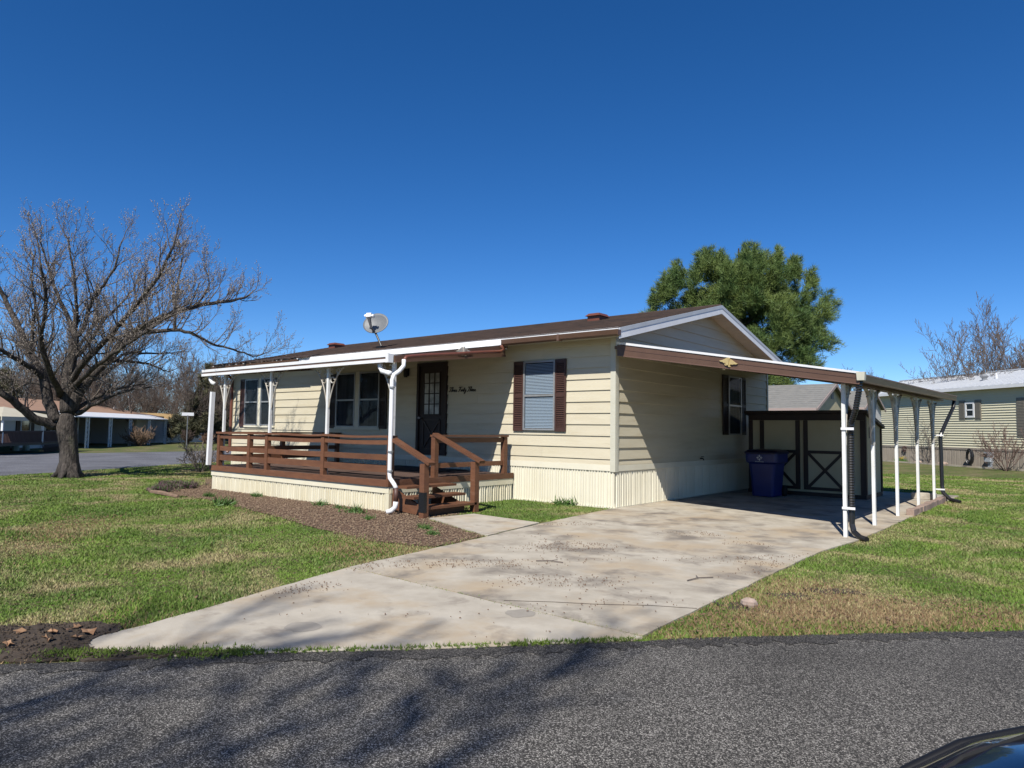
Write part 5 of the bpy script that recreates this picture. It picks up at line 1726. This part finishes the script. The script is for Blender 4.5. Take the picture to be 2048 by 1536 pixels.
# evergreens ----------------------------------------------------------
def tufts(name, centers, dirs, nn, ln, wd, rng):
    """needle sprays: nn narrow triangles fanned round each direction"""
    C_, D = np.array(centers), np.array(dirs)
    D /= np.linalg.norm(D, axis=1, keepdims=True)
    n = len(C_)
    Cn = np.repeat(C_, nn, 0); Dn = np.repeat(D, nn, 0)
    v = Dn * rng.uniform(.35, 1.0, (n * nn, 1)) + rng.normal(0, .42, (n * nn, 3))
    v /= np.linalg.norm(v, axis=1, keepdims=True)
    s = np.cross(v, rng.normal(size=(n * nn, 3))); s /= np.linalg.norm(s, axis=1, keepdims=True)
    L = ln * rng.uniform(.6, 1.15, (n * nn, 1))
    B = Cn + rng.normal(0, ln * .18, (n * nn, 3))
    V = np.stack([B - s * wd, B + s * wd, B + v * L], 1).reshape(-1, 3)
    T = np.arange(n * nn * 3).reshape(-1, 3)
    return np_mesh(name, V, T)


def pine(name, label, loc, H, W, seed, ntuft, nn, ln, wd, mtl, lobes, group=None, sc=1.0):
    rng = np.random.default_rng(seed)
    t = thing(name, label, 'tree', loc, group)
    loc = Vector(loc)
    MB().tube([loc, loc + Vector((0.1, 0, H * .4)), loc + Vector((0, .1, H * .93))], [H * .028, H * .02, .03], 8).build('trunk', BARK, t)
    cs, dd, br = [], [], MB()
    for (u, h, r, dep) in lobes:                            # clumps of boughs
        c = np.array([loc.x, loc.y, 0]) + np.array([0.77, 0.64, 0]) * u + np.array([-0.64, 0.77, 0]) * dep + np.array([0, 0, h])
        m = max(7, int(ntuft * r * r))
        th = rng.normal(size=(m, 3)); th /= np.linalg.norm(th, axis=1, keepdims=True)
        rad = r * rng.uniform(.15, 1.0, (m, 1)) ** .5 * rng.uniform(.7, 1.22, (m, 1))
        P = c + th * rad * np.array([1, 1, .85])
        cs.append(P)
        ax = np.array([loc.x, loc.y, h * .8])
        o = P - ax; o /= np.linalg.norm(o, axis=1, keepdims=True)
        dd.append(o * .6 + th * .5 + np.array([0, 0, .45]))
        if len(cs) % 4 or r < .4:
            continue
        br.tube([Vector((loc.x, loc.y, max(.5, h - r * 1.2))), Vector(c) + Vector((0, 0, -r * .3)), Vector(c) + (Vector(c) - Vector((loc.x, loc.y, h - .5))).normalized() * r * .3], [.05, .022, .006], 5)
    put('crown', tufts('crown', np.concatenate(cs), np.concatenate(dd), nn, ln, wd, rng), mtl, t)
    br.build('boughs', BARK, t)
    return t


lob = []
prng = random.Random(3)
PH = 10.2
for h, half, n in ((2.2, 2.9, 9), (3.2, 3.3, 12), (4.2, 3.5, 14), (5.1, 3.6, 15), (5.9, 3.7, 16), (6.6, 3.6, 16), (7.2, 3.3, 15), (7.8, 2.8, 13), (8.3, 2.2, 11), (8.8, 1.6, 8), (9.2, 1.0, 5)):
    for ringf, cnt in ((.95, n), (.55, n // 2)):
        for k in range(cnt):
            an = 2 * math.pi * (k + prng.random() * .8) / cnt
            rr = half * ringf * prng.uniform(.82, 1.06)
            if prng.random() > (.10 if ringf > .9 else .25):
                lob.append((math.cos(an) * rr * .94, h * .90 + prng.uniform(-.5, .5), prng.uniform(.42, .72), math.sin(an) * rr * .8))
lob += [(-3.9, 6.3, .45, 0), (-4.35, 6.0, .35, -.3), (-3.2, 7.3, .45, .2), (-3.0, 8.1, .3, 0), (3.7, 6.6, .5, 0), (4.1, 7.0, .35, 0), (4.0, 5.4, .5, .3), (3.1, 7.4, .3, 0),
        (-1.9, 8.2, .35, 0), (-1.2, 8.7, .3, 0), (.3, 9.0, .3, 0), (1.1, 8.8, .3, .2), (2.0, 8.2, .35, 0)]
for k in range(60):
    an, el = prng.uniform(0, 6.28), prng.uniform(0.15, 1.45)
    rr = 3.9 * math.cos(el) ** .8
    lob.append((math.cos(an) * rr, 5.6 + 3.3 * math.sin(el), prng.uniform(.18, .34), math.sin(an) * rr * .8))
for k in range(75):                                         # upright leader shoots along the outline
    an, el = prng.uniform(0, 6.28), prng.uniform(0.25, 1.4)
    rr = 3.75 * math.cos(el) ** .8
    for j, rj in enumerate((.24, .19, .14, .10)):
        lob.append((math.cos(an) * rr * (1 + .02 * j), 5.55 + 3.25 * math.sin(el) + .21 * j, rj, math.sin(an) * rr * .8))
pine('pine_tree', 'dense green pine tree rising behind the house roof', (-4.65, 17.8, 0), PH, 8, 31, 330, 13, .24, .010, PINE, lob)
ang = math.atan2(0.77, -0.64) - math.atan((1645 - 1024) / 1392.0)


def cone_lobes(H, W, seed):
    r_ = random.Random(seed); out = []
    for k in range(26):
        f = (k + .5) / 26
        for j in range(4):
            an = r_.uniform(0, 6.28); rr = W * (1 - f) * r_.uniform(.3, 1)
            out.append((math.cos(an) * rr, .6 + (H - .6) * f, max(.22, .5 * (1 - f * .6)), math.sin(an) * rr))
    return out


for i, (px, dist, H, W, lab) in enumerate(((418, 62, 6.4, 3.2, 'dark evergreen tree in the wood left of the porch awning'), (452, 70, 5.6, 2.8, 'dull evergreen tree just behind the porch awning corner'),
                                           (12, 60, 5.0, 2.2, 'evergreen tree at the left frame edge beyond the canopy porch'))):
    a2 = math.atan2(0.77, -0.64) + math.atan((1024 - px) / 1392.0)
    pine('evergreen_tree', lab, (CAM.x + math.cos(a2) * dist, CAM.y + math.sin(a2) * dist, 0), H, W, 40 + i, 240, 8, .34, .03, SPRUCE, cone_lobes(H, W, 50 + i))


# shrubs --------------------------------------------------------------
def shrub(name, label, loc, H, stems, seed, mt, spread=.6, rad=.008, lv=None, min_r=.004, tipmat=None, cat='shrub'):
    t = Tree(seed, up=.05, wig=.16)
    for s in range(stems):
        an = 2 * math.pi * s / stems + t.r.uniform(-.3, .3)
        sp = spread * t.r.uniform(.3, 1.1)
        t.grow(Vector(loc) + Vector((math.cos(an), math.sin(an), 0)) * .06, Vector((math.cos(an) * sp, math.sin(an) * sp, 1)), H * t.r.uniform(.7, 1.05), rad, 1, 3, lv or {1: 6, 2: 4})
    S = t.S[0] + t.S[1] + t.S[2]
    me = seg_mesh(name, [x[0] for x in S], [x[1] for x in S], [max(x[2], min_r) for x in S], [max(x[3], min_r * .7) for x in S], 4)
    o = put(name, me, mt)
    tag(o, label, cat)
    if tipmat:
        put('buds', bud_mesh('buds', t.tips, .02, NR), tipmat, o)
    return o


shade3 = far_tree(1, 2.2, -26.6, 1.3, 'bare tree furthest left behind the viewpoint that shades the street', None, 4.0)
shrub('bare_shrub', 'bare twiggy shrub at the left corner of the porch', (-14.5, -0.75, 0), .80, 16, 61, TWIG, 1.0, .012, {1: 6, 2: 4}, .006, BUD)
shrub('bare_shrub', 'bare reddish shrub in front of the yellow house', F.p(10.1, -1.4, 0), 1.5, 12, 62, mat('reddish_twigs', (0.16, 0.10, 0.085), (0.22, 0.15, 0.12), 5, rough=.9), .9, .018, {1: 6, 2: 4}, .008)
shrub('bare_shrub', 'thin climbing stems against the neighbour skirting behind the last post', F.p(4.3, -.35, 0), 1.9, 6, 63, TWIG, .35, .012, {1: 5, 2: 3}, .007)
shrub('dry_bush', 'dry brown bush under the flat white awning', (-42.6, 9.0, 0), 1.05, 40, 64, mat('dry_stems', (0.30, 0.20, 0.13), (0.22, 0.15, 0.10), 4, rough=.95), 1.2, .02, {1: 5, 2: 3}, .014)
shrub('dry_bush', 'round russet bush in front of the white cottage', (-46.3, 15.6, 0), .62, 60, 65, mat('russet_stems', (0.21, 0.12, 0.075), (0.16, 0.10, 0.065), 4, rough=.95), .8, .02, {1: 5, 2: 3}, .014)
shrub('dry_bush', 'dark tangled bush beside the street sign', (-45.5, 13.6, 0), 0.8, 30, 66, mat('dark_stems', (0.085, 0.06, 0.05), (0.12, 0.085, 0.065), 4, rough=.95), .25, .02, {1: 5, 2: 3}, .015)

for i, (x, y, lab) in enumerate(((-8.55, -4.5, 'purple heather plant at the near edge of the mulch bed'), (-9.0, -3.75, 'purple heather plant nearer the porch skirting'), (-9.6, -3.9, 'small faded heather plant at the far end of the bed'))):
    t = thing('heather_plant', lab, 'plant', (x, y, 0))
    pts = [(x + R.gauss(0, .12), y + R.gauss(0, .12), R.uniform(.02, .12)) for _ in range(130)]
    put('flower_spikes', tufts('flower_spikes', pts, [(0.1, 0, 1)] * 130, 6, .10, .006, NR), HEATHER, t)
    put('leaves', tufts('leaves', pts[:90], [(0, 0.1, 1)] * 90, 6, .08, .006, NR), WEED, t)
for i, (x, y, s, lab) in enumerate(((-6.3, -3.62, .14, 'low green weed against the porch skirting, furthest left'), (-6.9, -4.3, .13, 'green weed tuft in the mulch bed near its left end'), (-5.35, -4.85, .22, 'tall dark green clump of blades at the mulch edge'),
                                    (-4.05, -3.62, .15, 'green weed at the middle of the porch skirting'), (-3.5, -3.66, .10, 'tiny grey green weed beside the skirting'), (-2.75, -3.85, .2, 'leafy green weed left of the downspout outlet'),
                                    (-1.9, -4.25, .10, 'flat weed in the mulch before the steps'), (-0.5, -4.35, .12, 'weed in the mulch near the walk edge'), (-0.05, -4.65, .10, 'weed at the right tip of the mulch bed'), (-1.0, -0.15, .22, 'upright weed growing at the house skirting'))):
    n = 34
    pts = [(x + R.gauss(0, s * .45), y + R.gauss(0, s * .35), .015) for _ in range(n)]
    dr = [(R.gauss(0, .6), R.gauss(0, .6), 1) for _ in range(n)]
    tag(put('weed', tufts('weed', pts, dr, 4, s * .75, s * .06, NR), WEED), lab, 'weed')
tag(MB().tube([(-8.5, -4.75, .03), (-7.9, -4.80, .05), (-7.1, -4.83, .03)], [.04, .05, .035], 7).build('edging_log', mat('weathered_log', (0.30, 0.20, 0.13), (0.2, 0.13, 0.09), 8, rough=.9)), 'weathered log edging the far left of the mulch bed', 'log')
tag(MB().tube([(-9.35, -4.45, .03), (-8.95, -4.62, .05), (-8.6, -4.72, .03)], [.03, .04, .03], 6).build('edging_log', MATS['weathered_log']), 'short dark log lying beside the heather', 'log')

# ------------------------------------------------------------------ loose small things
def leaf(x, y, z, s, lab, rz):
    b = MB()
    n = 9
    outl = []
    for k in range(n):
        a = 2 * math.pi * k / n
        r = s * (1.0 if k % 2 == 0 else .55) * R.uniform(.8, 1.15)
        outl.append(Vector((x + r * math.cos(a + rz), y + .7 * r * math.sin(a + rz), z + R.uniform(.004, .035))))
    c = Vector((x, y, z + .012))
    up_ = Vector((0, 0, .003))
    vs = [c] + outl + [c + up_] + [p + up_ for p in outl]
    fs = [(0, 1 + (k + 1) % n, 1 + k) for k in range(n)] + [(n + 1, n + 2 + k, n + 2 + (k + 1) % n) for k in range(n)] + [(1 + k, 1 + (k + 1) % n, n + 2 + (k + 1) % n, n + 2 + k) for k in range(n)]
    o = b.add(vs, fs).build('fallen_leaf', LEAF)
    tag(o, lab, 'leaf', 'dry leaves on the soil patch')


for x, y, s, lab in ((1.56, -9.69, .055, 'curled dry leaf on the soil patch nearest the street'), (1.60, -9.46, .075, 'largest pale dry leaf on the soil patch near the slab'), (1.68, -9.56, .05, 'dry leaf between the largest leaf and the street'),
                     (1.23, -9.76, .05, 'dry leaf at the left frame edge of the soil patch'), (1.52, -9.90, .05, 'dry leaf close to the asphalt edge at far left'), (1.42, -9.62, .05, 'brown dry leaf in the middle of the soil patch'), (1.38, -9.46, .045, 'dark dry leaf where soil meets lawn')):
    leaf(x, y, .02, s, lab, R.uniform(0, 6))
for x, y, a, L, lab in ((2.32, -5.17, .4, .30, 'forked twig lying on the driveway before the walk'), (3.92, -4.86, 1.2, .34, 'thin twig lying near the right driveway edge')):
    d = Vector((math.cos(a), math.sin(a), 0))
    e = Vector((-d.y, d.x, 0))
    b = MB().tube([Vector((x, y, .025)) - d * L / 2, Vector((x, y, .03)) + e * .03, Vector((x, y, .026)) + d * L / 2], .006, 5)
    b.tube([Vector((x, y, .03)) + e * .03, Vector((x, y, .03)) + d * .06 + e * .12], .004, 5)
    tag(b.build('fallen_twig', TWIG), lab, 'twig')
tag(MB().blob((4.66, -5.52, .03), .075, R, 9, 6, .12, .6).build('pale_rock', ROCK), 'pale pinkish rock on the lawn beside the driveway', 'rock')
for poly, lab in (([(4.55, -4.95), (4.8, -4.7), (5.05, -4.85), (4.8, -5.1)], 'bare dark soil spot in the lawn beside the rock, left one'), ([(4.75, -4.5), (5.1, -4.2), (5.3, -4.35), (4.98, -4.6)], 'bare dark soil spot in the lawn further from the rock'), ([(4.35, -5.6), (4.6, -5.4), (4.85, -5.55), (4.62, -5.75)], 'bare soil ring under the pale rock')):
    tag(sheet('soil_spot', ragged(poly, .06, .03), .006, SOIL), lab, 'soil', kind='structure')
tag(sheet('soil_spot', ragged([(10.2, 14.6), (12.4, 13.4), (12.8, 14.2), (10.8, 15.1)], .1, .05), .006, SOIL), 'reddish bare soil strip in the right lawn', 'soil', kind='structure')

# mulch chips and driveway debris (uncountable)
def flakes(name, poly, n, s0, s1, z, mt, label, cat, dens=None):
    P = np.array(poly)
    lo, hi = P.min(0), P.max(0)
    pts = NR.uniform(lo, hi, (n * 3, 2))
    pts = pts[inside(pts, poly)]
    if dens is not None:
        pts = pts[dens(pts)]
    pts = pts[:n]
    k = len(pts)
    a = NR.uniform(0, 6.28, k); s = NR.uniform(s0, s1, k); w = s * NR.uniform(.2, .5, k)
    tz = NR.uniform(-.25, .25, (k, 1))
    d = np.stack([np.cos(a), np.sin(a), np.zeros(k)], 1) * s[:, None]
    e = np.stack([-np.sin(a), np.cos(a), np.zeros(k)], 1) * w[:, None]
    c = np.concatenate([pts, np.full((k, 1), z) + NR.uniform(0, .012, (k, 1))], 1)
    t = np.array([0, 0, .006])
    dzz = np.concatenate([np.zeros((k, 2)), tz * s[:, None]], 1)
    q = [c - d - e - dzz, c + d - e + dzz, c + d + e + dzz, c - d + e - dzz]
    V = np.stack(q + [x + t for x in q], 1).reshape(-1, 3)
    b0 = (np.arange(k) * 8)[:, None]
    Fq = np.concatenate([b0 + np.array([f]) for f in ((4, 5, 6, 7), (0, 1, 5, 4), (1, 2, 6, 5), (2, 3, 7, 6), (3, 0, 4, 7))], 0)
    o = put(name, np_mesh(name, V, Fq), mt)
    tag(o, label, cat, kind='stuff')


def clumpy(freq, thr, seed):
    r_ = np.random.default_rng(seed)
    ph = r_.uniform(0, 6.28, (5, 3)); kk = r_.normal(0, freq, (5, 2))
    def f(p):
        v = sum(np.sin(p @ kk[i] + ph[i, 0]) for i in range(5))
        return v + r_.normal(0, .8, len(p)) > thr
    return f


flakes('mulch_chips', BED, 14000, .005, .022, .010, CHIPS, 'wood chips scattered over the mulch bed', 'mulch')
flakes('soil_clods', SOILP, 1200, .004, .013, .018, SOIL, 'dark clods on the wet soil patch', 'soil')
flakes('driveway_debris', [(0.7, -5.2), (1.0, -6.7), (1.75, -9.0), (2.6, -8.9), (4.3, -7.0), (4.25, -2.5), (1.0, -1.0), (.4, -2.5)], 4200, .002, .008, .017, DEBRIS, 'fine brown plant litter scattered on the driveway', 'litter', clumpy(2.2, 1.6, 4))
flakes('lawn_litter', [(-13, -3), (-13, -12), (1.5, -9.6), (.8, -6), (-8, -5)], 500, .008, .022, .03, DEBRIS, 'bits of dead leaf scattered over the left lawn', 'litter')
flakes('verge_litter', [(4.5, -6.8), (6.4, -4.9), (6.9, -3.6), (5.0, -4.6), (4.45, -6)], 500, .004, .014, .02, DEBRIS, 'bits of leaf and gravel on the verge by the street', 'litter')

# ------------------------------------------------------------------ grass
HOUSE_P = [(-14.1, -0.02), (0.02, -0.02), (0.02, 8.1), (-14.1, 8.1)]
PORCH_P = [(-8.65, -3.42), (-2.42, -3.42), (-2.42, 0), (-8.65, 0)]
SPOTS = ([(4.55, -4.95), (4.8, -4.7), (5.05, -4.85), (4.8, -5.1)], [(4.75, -4.5), (5.1, -4.2), (5.3, -4.35), (4.98, -4.6)], [(4.35, -5.6), (4.6, -5.4), (4.85, -5.55), (4.62, -5.75)])
EXCL = [*SPOTS, HOUSE_P, PORCH_P, SLAB_A, SLAB_B, WALK, BED, SOILP, FARROAD, EDGE + [(41, 20.5), (-9, -37.5)]]


def grass(name, N, dmin, dmax, h0, h1, label, expo=.3, mt=BLADE, keep=None):
    u = NR.random(N)
    a1 = 1 - expo
    d = (dmin ** a1 + u * (dmax ** a1 - dmin ** a1)) ** (1 / a1)
    th = math.atan2(0.77, -0.64) + NR.uniform(-.80, .80, N)
    P = np.stack([CAM.x + d * np.cos(th), CAM.y + d * np.sin(th)], 1)
    ok = np.ones(N, bool)
    jit = P + NR.normal(0, .025, P.shape)
    jit2 = P + NR.normal(0, .11, P.shape)
    for poly in EXCL:
        ok &= ~inside(jit2 if (poly is BED or any(poly is q for q in SPOTS)) else jit, poly)
    if keep is not None:
        ok &= keep(P)
    P, d = P[ok], d[ok]
    n = len(P)
    a = NR.uniform(0, 6.28, n)
    w = (.0022 + .00042 * d) * NR.uniform(.7, 1.3, n)
    cl = .7 + .3 * np.sin(P[:, 0] * 2.3 + np.sin(P[:, 1] * 1.7) * 2) * np.sin(P[:, 1] * 2.9 + 1)
    h = NR.uniform(h0, h1, n) * cl
    lean = NR.normal(0, .55, (n, 2)) * h[:, None]
    s = np.stack([np.cos(a) * w, np.sin(a) * w], 1)
    z0 = np.zeros((n, 1))
    V = np.stack([np.concatenate([P - s, z0], 1), np.concatenate([P + s, z0], 1), np.concatenate([P + lean, h[:, None]], 1)], 1).reshape(-1, 3)
    o = put(name, np_mesh(name, V, np.arange(3 * n).reshape(-1, 3)), mt)
    tag(o, label, 'grass', kind='stuff')
    return n


grass('grass', 1050000, 3.2, 30, .014, .044, 'short patchy grass of the lawns')
grass('grass_tufts', 45000, 3.2, 34, .035, .085, 'longer green tufts in the lawns', mt=WEED,
      keep=lambda p: (np.sin(p[:, 0] * 1.9 + 2 * np.sin(p[:, 1] * 1.1)) + np.sin(p[:, 1] * 2.3 + p[:, 0]) + NR.normal(0, .35, len(p))) > 1.45)
STRAW = mat('dead_grass', (0.42, 0.30, 0.16), (0.26, 0.155, 0.085), 6, rough=.9)
VERGE = [(4.42, -6.95), (5.6, -5.75), (6.6, -4.6), (6.3, -4.1), (5.4, -4.6), (5.0, -4.0), (4.5, -4.2), (4.42, -5.6)]
grass('dead_verge_grass', 900000, 4.5, 9.0, .015, .05, 'brown dead grass on the verge between driveway and street', mt=STRAW,
      keep=lambda p: inside(p + NR.normal(0, .18, p.shape), VERGE) & (NR.random(len(p)) < .30))
grass('dead_lawn_edge', 500000, 5, 14, .015, .045, 'brown dead grass along the left driveway edge and in lawn patches', mt=STRAW,
      keep=lambda p: (p[:, 0] < 2.2) & ((np.sin(p[:, 0] * 1.3 + 1.5 * np.sin(p[:, 1] * .9 + 1)) + np.sin(p[:, 1] * 1.9 + .6 * p[:, 0]) + NR.normal(0, .5, len(p))) > 1.7))
# moss fringe between soil, slab and asphalt
mp_ = []
for a, b in (((0.95, -10.35), (1.45, -9.98)), ((1.2, -10.45), (1.62, -10.0)), ((1.85, -9.78), (2.15, -9.5)), ((2.2, -9.42), (2.74, -8.91)), ((2.74, -8.91), (3.82, -7.72)), ((3.82, -7.72), (4.4, -7.02))):
    n = 260 if a[0] > 2.7 else 600
    t = NR.random(n)[:, None]
    mp_.append(np.array(a) + (np.array(b) - np.array(a)) * t + NR.normal(0, .018 if a[0] > 2.7 else .045, (n, 2)))
mp_ = np.concatenate(mp_)
put_ = put('moss_fringe', tufts('moss_fringe', np.concatenate([mp_, np.full((len(mp_), 1), .012)], 1), np.tile([0, 0, 1.0], (len(mp_), 1)), 4, .028, .004, NR), MOSS)
tag(put_, 'bright green moss along the edge of street and driveway', 'moss', kind='stuff')

# ------------------------------------------------------------------ parked car beside the viewpoint
CR, CF = Vector((0.77, 0.64, 0)).normalized(), Vector((-0.64, 0.77, 0)).normalized()
C0 = Vector((CAM.x, CAM.y, 0.004))
NOSE, MIDW = 0.615, 0.42
car = thing('parked_car', 'dark navy car parked at the lower right, only its bonnet showing', 'car', C0 + CR * (NOSE + 2.2) + CF * MIDW)


def cpnt(s, l, z):
    return C0 + CR * (NOSE + s) + CF * (MIDW + l) + Vector((0, 0, z))


prof = [(-.05, .70, .36, .72), (-.03, .78, .33, .80), (0.0, .83, .30, .865), (.06, .87, .26, .91), (.2, .90, .22, .955), (.5, .93, .20, 1.0), (1.0, .94, .2, 1.05), (1.35, .94, .2, 1.08), (2.2, .94, .2, 1.09), (3.4, .94, .2, 1.09), (4.0, .92, .2, 1.07), (4.35, .86, .25, 1.0), (4.5, .76, .32, .8)]
ps = np.array(prof)
ss_ = np.concatenate([np.linspace(-.05, .5, 24), np.linspace(.55, 4.5, 40)])
rings = []
for s in ss_:
    hw, zb, zt = (np.interp(s, ps[:, 0], ps[:, i]) for i in (1, 2, 3))
    half = [(hw * .92, zb), (hw * .99, zb + .12), (hw, zb + .3 * (zt - zb)), (hw, zt - .20), (hw * .995, zt - .13), (hw * .975, zt - .08), (hw * .94, zt - .045), (hw * .88, zt - .022), (hw * .75, zt + .0), (hw * .5, zt + .022), (hw * .25, zt + .03)]
    rings.append([cpnt(s, -x, z_) for x, z_ in half] + [cpnt(s, 0, zt + .033)] + [cpnt(s, x, z_) for x, z_ in half[::-1]])
loft(MB(), rings).build('body', CARPAINT, car, smooth=True)
MB().tube([cpnt(s, np.interp(s, ps[:, 0], ps[:, 1]) * .955, np.interp(s, ps[:, 0], ps[:, 3]) - .056) for s in np.linspace(-.03, 1.6, 30)], .010, 8).build('wing_trim', BLACK, car, smooth=True)
for l in (-1, 1):                                           # bonnet shut line
    MB().tube([cpnt(s, l * np.interp(s, ps[:, 0], ps[:, 1]) * .86, np.interp(s, ps[:, 0], ps[:, 3]) - .017) for s in np.linspace(.02, 1.3, 12)], .005, 5).build('shut_line', RUBBER, car)
rings = []
for s, hw, zt in ((1.15, .74, 1.06), (1.75, .68, 1.46), (2.2, .66, 1.56), (3.0, .66, 1.55), (3.6, .70, 1.38), (4.05, .76, 1.08)):
    rings.append([cpnt(s, x, z_) for x, z_ in ((-hw - .1, .95), (-hw, zt - .08), (-hw * .8, zt), (hw * .8, zt), (hw, zt - .08), (hw + .1, .95))])
loft(MB(), rings).build('cabin', CARGLASS, car, smooth=False, bevel=.03)
loft(MB(), [[cpnt(s, x, z_) for x, z_ in ((-.60, zz), (-.5, zz + .03), (.5, zz + .03), (.60, zz), (.5, zz - .02), (-.5, zz - .02))] for s, zz in ((1.85, 1.52), (2.2, 1.575), (3.0, 1.565), (3.4, 1.49))]).build('roof', CARPAINT, car, smooth=True)
for s in (.85, 3.65):
    for l in (-.82, .82):
        w = MB().tube([cpnt(s, l - .1, .31), cpnt(s, l - .08, .31), cpnt(s, l + .08, .31), cpnt(s, l + .1, .31)], [.29, .315, .315, .29], 24).build('wheel', RUBBER, car)
        MB().tube([cpnt(s, l - .105, .31), cpnt(s, l + .105, .31)], .2, 20).build('rim', ALU, w)
for l in (-.6, .6):
    MB().blob(cpnt(.12, l, .60), .10, random.Random(2), 12, 8, 0, .7).build('headlight', ALU, car, smooth=True)
for l in (-.98, .98):
    MB().blob(cpnt(1.5, l, 1.03), .10, random.Random(2), 12, 8, 0, .7).build('mirror', CARPAINT, car, smooth=True)
